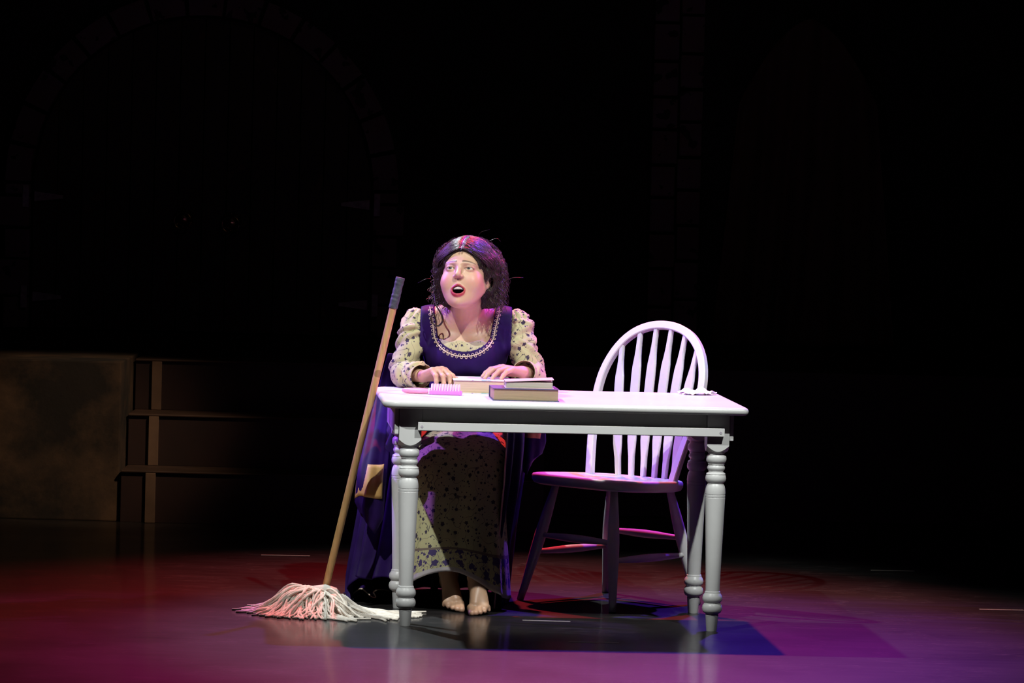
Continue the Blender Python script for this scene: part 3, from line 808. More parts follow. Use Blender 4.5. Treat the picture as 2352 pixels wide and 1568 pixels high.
def torso(P):
    d = s_el(P, (-0.162, 0.690, 0.895), (0.142, 0.098, 0.150))
    d = su(d, s_rc(P, (-0.285, 0.690, 0.985), (-0.040, 0.695, 0.990), 0.045, 0.045), 0.06)
    for x in (-0.222, -0.105): d = su(d, s_el(P, (x, 0.618, 0.865), (0.060, 0.055, 0.062)), 0.04)
    d = su(d, s_el(P, (-0.160, 0.812, 0.720), (0.122, 0.092, 0.140)), 0.06)
    d = su(d, s_el(P, (-0.160, 0.875, 0.560), (0.172, 0.130, 0.115)), 0.06)
    return d
def hand_chains(W, a, n, side, flex, spread=0.10, thumb=(0.5, 0.4)):
    """palm and five fingers; a points to the knuckles, n is the back of the hand"""
    a = np.array(a, float); a /= np.linalg.norm(a); n = np.array(n, float); n -= a * (n @ a); n /= np.linalg.norm(n)
    b = np.cross(n, a) * side                    # towards the thumb
    W = np.array(W, float); out = []
    lens = ((0.040, 0.024, 0.019), (0.044, 0.028, 0.020), (0.041, 0.026, 0.019), (0.032, 0.020, 0.017))
    for i in range(4):
        off = 0.029 - 0.019 * i
        mcp = W + a * (0.088 - 0.004 * abs(i - 1) ** 1.5) + b * off + n * (0.004 - 0.002 * abs(i - 1))
        out.append(((W + a * 0.012 + b * off * 0.55), mcp, 0.013, 0.0105, 0.014))
        p = mcp; ang = 0.0; la = a + b * (spread * (1.2 - i)); la /= np.linalg.norm(la)
        for L, f, r0, r1 in zip(lens[i], flex[i], (0.0096, 0.0086, 0.0076), (0.0084, 0.0076, 0.0064)):
            ang += f; q = p + (la * math.cos(ang) - n * math.sin(ang)) * L
            out.append((p, q, r0, r1, 0.004)); p = q
    t0 = W + a * 0.022 + b * 0.022 - n * 0.006
    t1 = t0 + (a * 0.62 + b * 0.70 - n * 0.25) * 0.040
    d2 = a * math.cos(thumb[0]) + b * math.sin(thumb[0]) - n * thumb[1]
    t2 = t1 + d2 / np.linalg.norm(d2) * 0.031
    d3 = a * 1.0 + b * 0.1 - n * thumb[1] * 0.8; t3 = t2 + d3 / np.linalg.norm(d3) * 0.024
    out += [(t0, t1, 0.0145, 0.0115, 0.012), (t1, t2, 0.0110, 0.0098, 0.004), (t2, t3, 0.0098, 0.0075, 0.004)]
    return out
fx = [(0.75, 0.75, 0.40), (0.80, 0.75, 0.40), (0.85, 0.75, 0.40), (0.90, 0.70, 0.40)]
handR = hand_chains(WrR, (0.66, -0.66, 0.30), (-0.10, 0.25, 1), 1, fx, 0.10, (0.35, 0.25))
fx2 = [(0.30, 0.40, 0.2), (0.32, 0.42, 0.2), (0.34, 0.42, 0.2), (0.36, 0.40, 0.2)]
handL = hand_chains(WrL, (-0.72, -0.68, 0.16), (0.0, -0.05, 1), -1, fx2, 0.08, (0.45, 0.12))
def foot_chains(An, ball, side, toe_dir):
    An = np.array(An); ball = np.array(ball); out = []
    heel = An + np.array([0, 0.045, -0.035])
    out.append((An, heel, 0.027, 0.026, 0.03)); out.append((heel, ball + np.array([0, 0.03, 0.0]), 0.026, 0.022, 0.03))
    out.append((An + np.array([0, -0.01, -0.005]), ball + np.array([side * -0.014, 0.012, 0.010]), 0.026, 0.019, 0.02))
    out.append((An + np.array([0, -0.01, -0.01]), ball + np.array([side * 0.022, 0.018, 0.0]), 0.024, 0.015, 0.02))
    td = np.array(toe_dir, float); td /= np.linalg.norm(td)
    for k in range(5):      # big toe first, on the inner side
        off = np.array([side * (-0.028 + 0.0150 * k), 0.004 * k * k * 0.6, 0])
        s = ball + off + np.array([0, 0, -0.002]); e = s + td * (0.040 - 0.0045 * k)
        e[2] = max(e[2], 0.010); out.append((s, e, 0.0125 - 0.0011 * k, 0.0115 - 0.0012 * k, 0.006))
    return out
footR = foot_chains(AnR, (-0.180, 0.392, 0.028), -1, (0.1, -0.9, -0.42))
footL = foot_chains(AnL, (-0.090, 0.298, 0.026), 1, (0.12, -0.9, -0.42))

MZ = -0.0745
def head_sdf(q):
    d = s_el(q, (0, 0.018, 0.034), (0.0775, 0.098, 0.086))
    d = su(d, s_el(q, (0, -0.022, -0.028), (0.0685, 0.070, 0.084)), 0.03)
    d = su(d, s_el(q, (0, -0.044, -0.088), (0.036, 0.040, 0.034)), 0.035)
    d = su(d, s_el(q, (0, -0.069, -0.113), (0.017, 0.017, 0.013)), 0.018)
    for s in (-1, 1):
        d = su(d, s_el(q, (s * 0.040, -0.056, -0.044), (0.028, 0.030, 0.034)), 0.022)
        d = su(d, s_rc(q, (s * 0.012, -0.0855, 0.0165), (s * 0.043, -0.0715, 0.0155), 0.0070, 0.006), 0.022)
        d = ss(d, s_el(q, (s * 0.032, -0.104, -0.001), (0.019, 0.0175, 0.0125)), 0.012)
        d = su(d, s_el(q, (s * 0.0320, -0.0755, 0.0), (0.0165, 0.0150, 0.0140)), 0.004)
        d = su(d, s_rc(q, (s * 0.056, -0.006, -0.052), (s * 0.026, -0.054, -0.098), 0.013, 0.013), 0.03)
    # nose
    d = su(d, s_rc(q, (0, -0.0870, 0.006), (0, -0.1060, -0.0250), 0.0065, 0.0085), 0.013)
    d = su(d, s_el(q, (0, -0.1045, -0.0265), (0.0084, 0.0086, 0.0072)), 0.006)
    for s in (-1, 1):
        d = su(d, s_el(q, (s * 0.0108, -0.0945, -0.0300), (0.0060, 0.0085, 0.0056)), 0.005)
        d = ss(d, s_el(q, (s * 0.0060, -0.1015, -0.0355), (0.0034, 0.0050, 0.0030)), 0.002)
    # lips around an open mouth
    x, y, z = q[:, 0], q[:, 1], q[:, 2]
    zc = MZ; ax_ = np.minimum(np.abs(x) / 0.0215, 1.2)
    ex = x / 0.0215; ez = (z - zc) / np.where(z > zc, 0.0165 * (1 - 0.30 * ax_), 0.0172)
    l = np.sqrt(ex * ex + ez * ez) + 1e-6
    d2 = (l - 1) * 0.0170
    y0 = -0.0915 + 13.0 * x * x + 0.12 * np.maximum(0, zc - z)
    th = np.where(z > zc, 0.0036, 0.0056) * (1 - 0.45 * np.clip(ax_, 0, 1) ** 2)
    lip = np.sqrt(d2 * d2 + (y - y0) ** 2) - th
    d = su(d, lip, 0.006)
    op = (np.sqrt((x / 0.0190) ** 2 + ((z - zc) / np.where(z > zc, 0.0140 * (1 - 0.25 * ax_), 0.0118)) ** 2) - 1) * 0.012
    d = ss(d, np.maximum(op, np.abs(y + 0.085) - 0.045), 0.003)
    # almond eye openings
    for s in (-1, 1):
        d = ss(d, s_el(q, (s * 0.0322, -0.096, -0.0008), (0.0138, 0.022, 0.0037)), 0.0015)
    # ears
    for s in (-1, 1):
        e = s_el(q, (s * 0.0760, 0.014, -0.016), (0.0085, 0.018, 0.030), rotm('x', -12))
        e = ss(e, s_el(q, (s * 0.0850, 0.009, -0.014), (0.0070, 0.010, 0.018)), 0.004)
        e = su(e, s_el(q, (s * 0.0735, 0.006, -0.041), (0.006, 0.008, 0.009)), 0.006)
        d = su(d, e, 0.006)
    return d * HS
NeckTop = head_world((0, 0.030, -0.075)); NeckBot = np.array([-0.163, 0.690, 0.985])
def body_sdf(P):
    P = np.asarray(P, np.float32)
    d = torso(P)
    for S_, E_, W_ in ((ShR, ElR, WrR), (ShL, ElL, WrL)):
        d = su(d, s_rc(P, S_, E_, 0.030, 0.028), 0.03); d = su(d, s_rc(P, E_, W_, 0.029, 0.0215), 0.012)
    for H_, K_, A_ in ((HipR, KnR, AnR), (HipL, KnL, AnL)):
        d = su(d, s_rc(P, H_, K_, 0.080, 0.052), 0.04)
        mid = K_ + (A_ - K_) * 0.35 + np.array([0, 0.012, 0]); d = su(d, s_rc(P, K_, mid, 0.050, 0.044), 0.02); d = su(d, s_rc(P, mid, A_, 0.044, 0.025), 0.02)
    for ch, c in ((handR, WrR), (handL, WrL), (footR, AnR), (footL, AnL)):
        i = near(P, c, 0.34)
        if len(i):
            di = d[i]; Pi = P[i]
            for a, b, ra, rb, k in ch: di = su(di, s_rc(Pi, a, b, ra, rb), k)
            d[i] = di
    i = near(P, HO, 0.36)
    if len(i):
        di = d[i]; Pi = P[i]
        hd = head_sdf(head_local(Pi))
        nk = s_rc(Pi, NeckTop, NeckBot, 0.052, 0.056)
        nk = su(nk, s_el(Pi, (-0.163, 0.705, 1.005), (0.10, 0.06, 0.035)), 0.05)
        q = head_local(Pi)
        di = su(di, nk, 0.035)
        # soft throat below the jaw, crisp everywhere else
        di = su(di, hd, 0.012)
        d[i] = di
    return np.maximum(d, 0.0 - P[:, 2])

V, Q = surface_net(body_sdf, axis((-0.48, 0.17, 0.0026)), axis((0.20, 0.66, 0.0026), (0.66, 1.02, 0.006)),
                   axis((-0.006, 0.15, 0.003), (0.15, 0.735, 0.010), (0.735, 1.02, 0.0026), (1.02, 1.28, 0.0020)))
me = mesh_arrays('person', V - PO, Q)
person = link('person', me, None, None, True)
person.location = PO
props(person, 'barefoot woman in navy gown sitting at the table singing with mouth open', 'person')
# skin colour: lips, brows, blush, mouth lining, feet darker near the floor, as a colour attribute
def skin_colours(V):
    n = len(V); C = np.tile(np.array([0.54, 0.335, 0.215]), (n, 1))
    q = head_local(V); x, y, z = q.T; hd = np.linalg.norm(V - HO, axis=1) < 0.19
    def blend(mask, c, w=1.0):
        m = (mask * w)[:, None]; C[:] = C * (1 - m) + np.array(c) * m
    g = lambda dx, dz, sx, sz: np.exp(-(dx / sx) ** 2 - (dz / sz) ** 2)
    front = hd & (y < -0.03)
    for s in (-1, 1):
        blend(np.where(front, g(x - s * 0.046, z + 0.040, 0.022, 0.018), 0), (0.62, 0.20, 0.19), 0.45)
        blend(np.where(front, g(x - s * 0.033, z - 0.010, 0.018, 0.006), 0), (0.22, 0.09, 0.08), 0.6)
        # brows rise towards the middle
        bx = (np.abs(x) - 0.030) / 0.021
        zb_ = 0.0225 - 0.003 * bx - 0.0035 * bx * bx
        w = np.clip(1.5 - np.abs(z - zb_) / (0.0026 - 0.0009 * bx), 0, 1) * (np.abs(bx) < 1) * (x * s > 0)
        blend(np.where(front, w, 0), (0.055, 0.024, 0.018), 0.85)
        # lash line
        le = np.sqrt(((x - s * 0.0322) / 0.0150) ** 2 + ((z + 0.0006) / 0.0050) ** 2)
        blend(np.where(front & (y < -0.07), np.clip(1 - np.abs(le - 1.0) / 0.22, 0, 1) * (z > -0.004), 0), (0.05, 0.02, 0.02), 0.9)
    zc = MZ
    lo = np.sqrt((x / 0.0262) ** 2 + ((z - zc) / np.where(z > zc, 0.0214 * (1 - 0.30 * np.abs(x) / 0.0262) - 0.0016 * np.exp(-(x / 0.003) ** 2), 0.0252)) ** 2)
    lips = np.clip((1.02 - lo) / 0.06, 0, 1) * (hd & (y < -0.060))
    blend(lips, (0.36, 0.03, 0.042))
    inner = np.sqrt((x / 0.0186) ** 2 + ((z - zc) / 0.0122) ** 2)
    blend(np.clip((1.04 - inner) / 0.05, 0, 1) * (hd & (y > -0.0890) & (y < -0.03) & (inner < 1.1)), (0.035, 0.006, 0.008))
    blend(np.where(V[:, 2] < 0.10, np.clip((0.030 - V[:, 2]) / 0.02, 0, 1), 0), (0.30, 0.16, 0.11), 0.7)
    return C
Cc = skin_colours(V)
at_ = me.color_attributes.new('skin', 'FLOAT_COLOR', 'POINT')
at_.data.foreach_set('color', np.hstack([Cc, np.ones((len(Cc), 1))]).astype(np.float32).ravel())
def skin_mat():
    m, nt, b = new_mat('skin')
    a = N(nt, 'ShaderNodeAttribute'); a.attribute_name = 'skin'
    nz = noise(nt, 60, 3, coords(nt))
    cc = mixc(nt, val(nt, 'MULTIPLY', ramp(nt, nz, 0.3, 0.7), 0.12), a.outputs['Color'], (0.52, 0.25, 0.18))
    nt.links.new(cc, b.inputs['Base Color']); b.inputs['Roughness'].default_value = 0.45
    b.inputs['Subsurface Weight'].default_value = 0.12; b.inputs['Subsurface Scale'].default_value = 0.006
    b.inputs['Subsurface Radius'].default_value = (1.0, 0.35, 0.2)
    return m
me.materials.append(skin_mat())
def part(name, V, Q, mat, smooth=True, parent=None, thick=0.0, off=-1.0):
    o = link(name, mesh_arrays(name, np.asarray(V) - PO, Q), mat, parent or person, smooth)
    if thick:
        s = o.modifiers.new('thick', 'SOLIDIFY'); s.thickness = thick; s.offset = off
    return o
def bpart(name, bm, mat, parent=None, smooth=True):
    bmesh.ops.translate(bm, verts=bm.verts, vec=-Vector(PO)); return finish(name, bm, mat, parent or person, smooth)

# ---- eyes and teeth
def eye_mat():
    m, nt, b = new_mat('eye')
    c = coords(nt, 'Object'); sx = N(nt, 'ShaderNodeSeparateXYZ'); nt.links.new(c, sx.inputs[0])
    rr_ = val(nt, 'SQRT', val(nt, 'ADD', val(nt, 'MULTIPLY', sx.outputs[0], sx.outputs[0]), val(nt, 'MULTIPLY', sx.outputs[2], sx.outputs[2])))
    cc = mixc(nt, val(nt, 'LESS_THAN', rr_, 0.0066), (0.62, 0.56, 0.54), (0.085, 0.095, 0.08))
    cc = mixc(nt, val(nt, 'LESS_THAN', rr_, 0.0026), cc, (0.004, 0.004, 0.004))
    nt.links.new(cc, b.inputs['Base Color']); b.inputs['Roughness'].default_value = 0.08
    return m
M['eye'] = eye_mat()
for s in (-1, 1):
    bm = bmesh.new(); bmesh.ops.create_uvsphere(bm, u_segments=24, v_segments=16, radius=0.0128)
    e = finish('eye', bm, M['eye'], person, True)
    e.matrix_local = Matrix.Translation(Vector(head_world((s * 0.0320, -0.0765, 0.0)) - PO)) @ Matrix((HM @ rotm('x', -6) @ rotm('z', -4)).tolist()).to_4x4()
M['teeth'] = solid('teeth', (0.66, 0.62, 0.56), 0.25, var=0.02)
M['tongue'] = solid('tongue', (0.40, 0.10, 0.10), 0.4)
bm = bmesh.new()
for k in range(8):
    x = (k - 3.5) * 0.0042; p = head_world((x, -0.0862 + 16 * x * x, MZ + 0.0080)); r_ = bmesh.ops.create_uvsphere(bm, u_segments=8, v_segments=6, radius=1)
    mt = Matrix.Translation(Vector(p)) @ Matrix(HM.tolist()).to_4x4() @ Matrix.Diagonal((0.0031, 0.0022, 0.0062, 1))
    bmesh.ops.transform(bm, matrix=mt, verts=r_['verts'])
bpart('teeth', bm, M['teeth'])

# ---- navy bodice with scooped neckline, cream insert, lace
NX = -0.168
def scoop(P):      # U-shaped neckline seen from the front
    x = np.abs(P[:, 0] - NX); z = P[:, 2]
    w = 0.094 + 0.012 * np.clip((z - 0.95) / 0.08, 0, 1)
    cz = 0.955; r = 0.094
    d1 = np.where(z > cz, x - w, np.sqrt(x * x + ((z - cz) * r / 0.068) ** 2) - r)
    return np.maximum(d1, P[:, 1] - 0.735)
def bodice_core(P):
    d = torso(P)
    for S_, E_ in ((ShR, ElR), (ShL, ElL)): d = su(d, s_rc(P, S_ + np.array([0, 0.0, 0.004]), S_ * 0.6 + E_ * 0.4, 0.037, 0.036), 0.03)
    return d
def bodice_sdf(P):
    P = np.asarray(P, np.float32); d = bodice_core(P) - 0.009
    d = d + 0.0016 * np.sin(60 * P[:, 0] + 20 * P[:, 2]) * np.clip((0.93 - P[:, 2]) / 0.1, 0, 1)
    inner = bodice_core(P) - 0.003
    d = np.maximum(d, -inner)
    d = ss(d, scoop(P), 0.004)
    d = np.maximum(d, np.maximum(0.60 - P[:, 2], P[:, 2] - 1.045))
    d = np.maximum(d, np.abs(P[:, 0] + 0.162) - 0.160)
    return d
V, Q = surface_net(bodice_sdf, axis((-0.37, 0.05, 0.0032)), axis((0.53, 0.66, 0.0032), (0.66, 0.90, 0.0045)), axis((0.58, 0.74, 0.006), (0.74, 1.06, 0.0032)))
part('bodice', V, Q, M['navy'])
def chem_sdf(P):
    P = np.asarray(P, np.float32); t = torso(P)
    d = np.maximum(t - 0.0062, -(t - 0.0015))
    d = np.maximum(d, P[:, 2] - (0.921 + 0.0035 * np.sin(P[:, 0] * 95) + 0.30 * (P[:, 0] - NX) ** 2))
    d = np.maximum(d, 0.868 - P[:, 2]); d = np.maximum(d, np.abs(P[:, 0] - NX) - 0.10)
    return np.maximum(d, P[:, 1] - 0.66)
V, Q = surface_net(chem_sdf, axis((-0.28, -0.05, 0.0022)), axis((0.53, 0.67, 0.0022)), axis((0.858, 0.952, 0.0022)))
o = part('chemise_insert', V, Q, M['print'])
def planar_uv(o, V, Q, su_=1.0):
    uvl = o.data.uv_layers.new(name='UVMap'); li = np.empty(len(o.data.loops), np.int32); o.data.loops.foreach_get('vertex_index', li)
    uvl.data.foreach_set('uv', np.stack([V[li, 0] * su_, V[li, 2] * su_], 1).astype(np.float32).ravel())
planar_uv(o, V, Q, 1.6)
def on_bodice(x, z, lift=0.001):
    y = 0.45
    for _ in range(60):
        dd = float((bodice_core(np.array([[x, y, z]], np.float32)) - 0.009)[0])
        if dd < 0.0004 or y > 0.75: break
        y += max(dd * 0.8, 0.0004)
    return np.array([x, y - lift, z])
U = []
for z in np.linspace(1.035, 0.955, 8): U.append((NX - (0.106 + 0.016 * (z - 0.955) / 0.08) , z))
for a in np.linspace(PI, 2 * PI, 26)[1:-1]: U.append((NX + 0.106 * math.cos(a), 0.955 + 0.086 * math.sin(a)))
for z in np.linspace(0.955, 1.035, 8): U.append((NX + (0.106 + 0.016 * (z - 0.955) / 0.08), z))
U3 = spline([on_bodice(x, z) for x, z in U], 130)
bm = bmesh.new()
tube(bm, U3, 0.0024, 6)
for i in range(1, 129, 2):
    t = Vector(U3[i + 1] - U3[i - 1]).normalized(); n_ = Vector((0, -1, 0)); s_ = t.cross(n_).normalized() * (1 if (i // 2) % 2 else -1)
    c_ = Vector(U3[i]) + s_ * 0.0038
    tube(bm, [c_ + t * (0.0040 * math.cos(a)) + s_ * (0.0040 * math.sin(a)) + n_ * 0.001 for a in np.linspace(0, 2 * PI, 11)], 0.0012, 5)
bpart('lace_trim', bm, M['lace'])

# ---- lofted cloth helper: rows of rings, optional UV in metres
def loft(name, rows, mat, closed=True, uv=True, thick=0.003, off=1.0, vlen=None, cap0=False):
    R_ = np.asarray(rows); nv, nu = R_.shape[:2]
    V = R_.reshape(-1, 3); Q = []; m = nu if closed else nu - 1
    for j in range(nv - 1):
        for i in range(m): Q.append((j * nu + i, j * nu + (i + 1) % nu, (j + 1) * nu + (i + 1) % nu, (j + 1) * nu + i))
    o = part(name, V, Q, mat, True, None, thick, off)
    if uv:
        du = np.linalg.norm(np.diff(np.concatenate([R_, R_[:, :1]], 1), axis=1), axis=2).mean(0)
        u = np.concatenate([[0], np.cumsum(du)])
        mid = R_[:, nu // 4]; v = np.concatenate([[0], np.cumsum(np.linalg.norm(np.diff(mid, axis=0), axis=1))])
        if vlen is not None: v = v * vlen / v[-1]
        UV = []
        for j in range(nv - 1):
            for i in range(m): UV += [(u[i], v[j]), (u[i + 1], v[j]), (u[i + 1], v[j + 1]), (u[i], v[j + 1])]
        l = o.data.uv_layers.new(name='UVMap'); l.data.foreach_set('uv', np.array(UV, np.float32).ravel())
    return o

# ---- printed sleeves
def sleeve(S_, E_, W_, side, seed):
    r_ = np.random.default_rng(seed)
    top = S_ + np.array([side * 0.006, 0.006, 0.040])
    wr = W_ + (E_ - W_) * 0.10
    path = spline([top, S_ * 0.86 + E_ * 0.14 + np.array([side * 0.022, 0, 0.008]), (S_ + E_) / 2 + np.array([side * 0.010, 0, 0]), E_ + np.array([side * 0.004, 0.010, -0.004]), E_ * 0.45 + wr * 0.55, wr], 76)
    nu = 64; rows = []
    rad_k = [(0, 0.020), (0.06, 0.033), (0.16, 0.040), (0.30, 0.043), (0.45, 0.044), (0.58, 0.047), (0.68, 0.046), (0.80, 0.043), (1.0, 0.041)]
    ref = np.array([0, -1.0, 0.15]); 
    fold = [(r_.uniform(0, 6.28), r_.uniform(0.04, 0.95), r_.uniform(0.005, 0.012), r_.uniform(-1.4, 1.4), r_.uniform(0.018, 0.034)) for _ in range(22)]
    for j, p in enumerate(path):
        t = j / 75; tg = path[min(j + 1, 75)] - path[max(j - 1, 0)]; tg /= np.linalg.norm(tg)
        n_ = ref - tg * (ref @ tg); n_ /= np.linalg.norm(n_); ref = n_; b_ = np.cross(tg, n_)
        r0 = np.interp(t, [a for a, _ in rad_k], [b for _, b in rad_k])
        ring = []
        for i in range(nu):
            th = 2 * PI * i / nu; disp = 0.0
            for th0, t0, amp, sl, wd in fold:
                dth = (th - th0 + PI) % (2 * PI) - PI
                u = (t - t0 - sl * 0.11 * dth) / wd
                disp += amp * math.exp(-u * u) * math.exp(-(dth / 1.25) ** 2)
                disp -= 0.75 * amp * math.exp(-(u - 1.5) ** 2) * math.exp(-(dth / 1.25) ** 2)
            if t < 0.22: disp += 0.004 * math.sin(11 * th) * (1 - abs(t - 0.08) / 0.14 if abs(t - 0.08) < 0.14 else 0)
            disp = max(-0.0055, disp)
            q = p + (n_ * math.cos(th) + b_ * math.sin(th)) * (r0 + disp)
            if q[1] < 0.70: q[2] = max(q[2], TT + 0.003 + 0.001 * math.sin(9 * th))
            ring.append(q)
        rows.append(ring)
    return loft('sleeve', rows, M['print'], thick=0.0022, off=1.0)
sleeve(ShR, ElR, WrR, -1, 3)
sleeve(ShL, ElL, WrL, 1, 8)

# ---- printed skirt: a bent tube over lap and shins, wavy hem with a floral border
def skirt():
    ctl = [(0.900, 0.600, 0, 0.130, 0.205), (0.780, 0.560, 0, 0.115, 0.200), (0.660, 0.515, 0, 0.102, 0.185), (0.555, 0.490, 14, 0.098, 0.172),
           (0.500, 0.462, 45, 0.104, 0.162), (0.478, 0.400, 74, 0.112, 0.156), (0.462, 0.310, 86, 0.118, 0.155), (0.450, 0.210, 90, 0.124, 0.164), (0.455, 0.105, 90, 0.130, 0.176)]
    C = spline(ctl, 84); nu = 128; rows = []
    for j, (cy_, cz_, an, rv, rx) in enumerate(C):
        t = j / 83; ring = []; a = math.radians(an); v = np.array([0, -math.sin(a), math.cos(a)])
        for i in range(nu):
            th = 2 * PI * i / nu; c, s = math.cos(th), math.sin(th)
            e = 2 / 2.6
            x = rx * math.copysign(abs(c) ** e, c); w = rv * math.copysign(abs(s) ** e, s)
            f = max(0, (t - 0.35) / 0.65)
            fl = 1 + f * (0.030 * math.sin(9 * th + 1.2) + 0.020 * math.sin(15 * th + 3 * t))
            lap = 0.012 * math.exp(-((x + 0.0) / 0.03) ** 2) * (1 if s > 0 else 0) * (1 - 0.4 * f)
            p = np.array([-0.165, cy_, cz_]) + np.array([x * fl, 0, 0]) + v * (w * fl - lap)
            if t > 0.8:
                k = (t - 0.8) / 0.2
                p[2] += k * (0.032 * math.cos((x + 0.055) / 0.14 * 1.6) - 0.042 * (x / 0.17 > 0) * (abs(x) / 0.17) ** 1.5 - 0.030 * (x < 0) * (abs(x) / 0.17) ** 1.5 + 0.010)
            ring.append(p)
        rows.append(ring)
    R_ = np.asarray(rows); mid = R_[:, nu // 4]
    L = float(np.linalg.norm(np.diff(mid, axis=0), axis=1).sum())
    mat = print_fabric('skirt_floral_print', CREAM, (0.035, 0.025, 0.05), 0.040, True, L)
    return loft('skirt', rows, mat, thick=0.003)
skirt()

# ---- open navy robe: a bell from the waist to the floor, open in front, with a pink edging
def robe():
    # per height: z, centre x, half width, centre y, half depth, front-left angle, front-right angle
    # per height: z, centre x, half width left, half width right, centre y, half depth, end angles
    H = [(0.760, -0.160, 0.150, 0.145, 0.760, 0.125, 202, -22), (0.690, -0.165, 0.225, 0.205, 0.770, 0.180, 218, -40), (0.600, -0.170, 0.275, 0.225, 0.760, 0.330, 240, -54), (0.450, -0.180, 0.318, 0.225, 0.750, 0.410, 246, -52),
         (0.280, -0.190, 0.330, 0.212, 0.740, 0.410, 248, -50), (0.120, -0.200, 0.340, 0.205, 0.720, 0.370, 246, -47), (0.012, -0.205, 0.345, 0.200, 0.700, 0.340, 244, -42)]
    C = spline(H, 60); nu = 150; rows = []
    pw = lambda v, e: math.copysign(abs(v) ** e, v)
    for j, (z, cx_, rl, rr2, cy_, ry, aL, aR) in enumerate(C):
        t = j / 59; ring = []; e = 1 - 0.38 * min(1, t * 3)
        for i in range(nu):
            u = i / (nu - 1); th = math.radians(aR + (aL - aR) * u)
            f = 1 + (0.02 + 0.07 * t) * (math.sin(23 * th + 1.5 * t) * 0.6 + math.sin(13 * th + 1.0) * 0.5)
            c_ = math.cos(th); x = cx_ + (rr2 if c_ > 0 else rl) * pw(c_, e) * f; y = cy_ + (ry if c_ > 0 or math.sin(th) > 0 else min(ry, 0.268)) * pw(math.sin(th), e) * f
            zz = max(0.004, z + 0.006 * math.sin(17 * th))
            lift_ = 0.085 * max(0, min(1, (math.degrees(th) - 196) / 12)) * t ** 3; zz += lift_
            if t > 0.93 and lift_ < 0.01: zz = 0.004 + 0.003 * (1 + math.sin(23 * th))
            ring.append((x, y, zz))
        rows.append(ring)
    o = loft('robe', rows, M['navy'], closed=False, uv=False, thick=0.003)
    for k in (0,):
        bm = bmesh.new(); tube(bm, [Vector(r_[k]) + Vector((0, -0.003, 0)) for r_ in rows[8:]], 0.0032, 6)
        bpart('robe_edging', bm, M['pinktrim'])
robe()
# train lying on the floor beside the table leg
def train():
    edge = spline([atz(806, 1378), atz(818, 1372, 0.012), atz(830, 1369, 0.026), atz(843, 1376, 0.010), atz(855, 1381, 0.004), atz(863, 1376, 0.016), atz(858, 1364, 0.034), atz(866, 1360, 0.040), atz(880, 1364, 0.026), atz(893, 1372, 0.010)], 70)
    rows = []
    for j in range(14):
        v = j / 13
        rows.append([(p_[0] + 0.03 * v * math.sin(6 * k / 69.0), p_[1] + 0.17 * v + 0.02 * math.sin(9 * k / 69.0) * v, max(0.004, p_[2] * (1 - v) + 0.045 * math.sin(PI * (0.15 + 0.85 * v)) * (0.5 + 0.5 * math.sin(k / 69.0 * 7)) + 0.006)) for k, p_ in enumerate(edge)])
    loft('train', rows, M['navy'], closed=False, uv=False, thick=0.003)
    bm = bmesh.new(); tube(bm, [Vector(q_) + Vector((0, -0.002, 0.0)) for q_ in rows[0]], 0.0028, 6); bpart('train_edging', bm, M['lace'])
train()
# long hanging oversleeves with a gold lining turned out at the end
def oversleeve(path, wid, gold_at, side):
    P_ = spline(path, 50); nu = 40; rows = []; grow = []
    for j, p in enumerate(P_):
        t = j / 49; w = np.interp(t, [0, 0.3, 0.7, 0.92, 1], wid); ring = []
        for i in range(nu):
            th = 2 * PI * i / nu
            f = 1 + 0.13 * math.sin(4 * th + 3 * t) + 0.07 * math.sin(7 * th + 1)
            ring.append((p[0] + w * math.cos(th) * f, p[1] + 0.62 * w * math.sin(th) * f, p[2] + 0.03 * math.cos(th) * side * t))
        rows.append(ring)
    loft('oversleeve', rows, M['navy'], uv=False, thick=0.003)
    g0, g1 = gold_at
    G = [[(np.array(P_[j]) + (np.array(p) - np.array(P_[j])) * 1.05).tolist() for p in rows[j][18:38]] for j in range(g0, g1)]
    for j, r_ in enumerate(G):
        for i in range(len(r_)): r_[i][2] += -0.030 * (i / 10.0 - 1) * side
    loft('gold_lining', G, M['gold'], closed=False, uv=False, thick=0.002)
oversleeve([at(905, 812, 0.70), at(888, 900, 0.78), at(869, 1000, 0.58), at(853, 1100, 0.43), at(846, 1205, 0.41)], [0.020, 0.032, 0.043, 0.045, 0.022], (33, 43), -1)
oversleeve([at(1232, 860, 0.70), at(1226, 930, 0.72), at(1220, 990, 0.72), at(1219, 1035, 0.72), at(1219, 1070, 0.72)], [0.026, 0.040, 0.046, 0.036, 0.014], (18, 28), 1)

# ---- hair: combed volume, strands, curls and fly-aways
def hair_base(P):
    P = np.asarray(P, np.float32); q = head_local(P); x, y, z = q.T
    d = s_el(q, (0, 0.026, 0.036), (0.0910, 0.1150, 0.0940))
    for s in (-1, 1):
        d = su(d, s_el(q, (s * 0.082, 0.030, 0.008), (0.030, 0.050, 0.066)), 0.03)
        d = su(d, s_el(q, (s * 0.070, 0.065, -0.045), (0.042, 0.045, 0.052)), 0.03)
    d = su(d, s_el(q, (0, 0.085, -0.02), (0.075, 0.055, 0.085)), 0.03)
    part_ = np.exp(-(x / 0.006) ** 2) * 0.0022 * (y < 0.05)
    d = d + part_ + 0.0016 * np.sin(170 * y + 40 * np.abs(x)) + 0.0012 * np.sin(260 * z + 90 * y)
    # clear the face: everything in front of the hairline
    hl = 0.066 - 7.5 * x * x
    face = s_el(q, (0, -0.095, -0.042), (0.0715, 0.092, 0.1060))
    d = ss(d, face, 0.006)
    ear = s_el(q, (0.080, 0.000, -0.022), (0.020, 0.020, 0.032)); d = ss(d, ear, 0.006)
    d = np.maximum(d * HS, -(z + 0.105) * HS)
    return d
c = HO
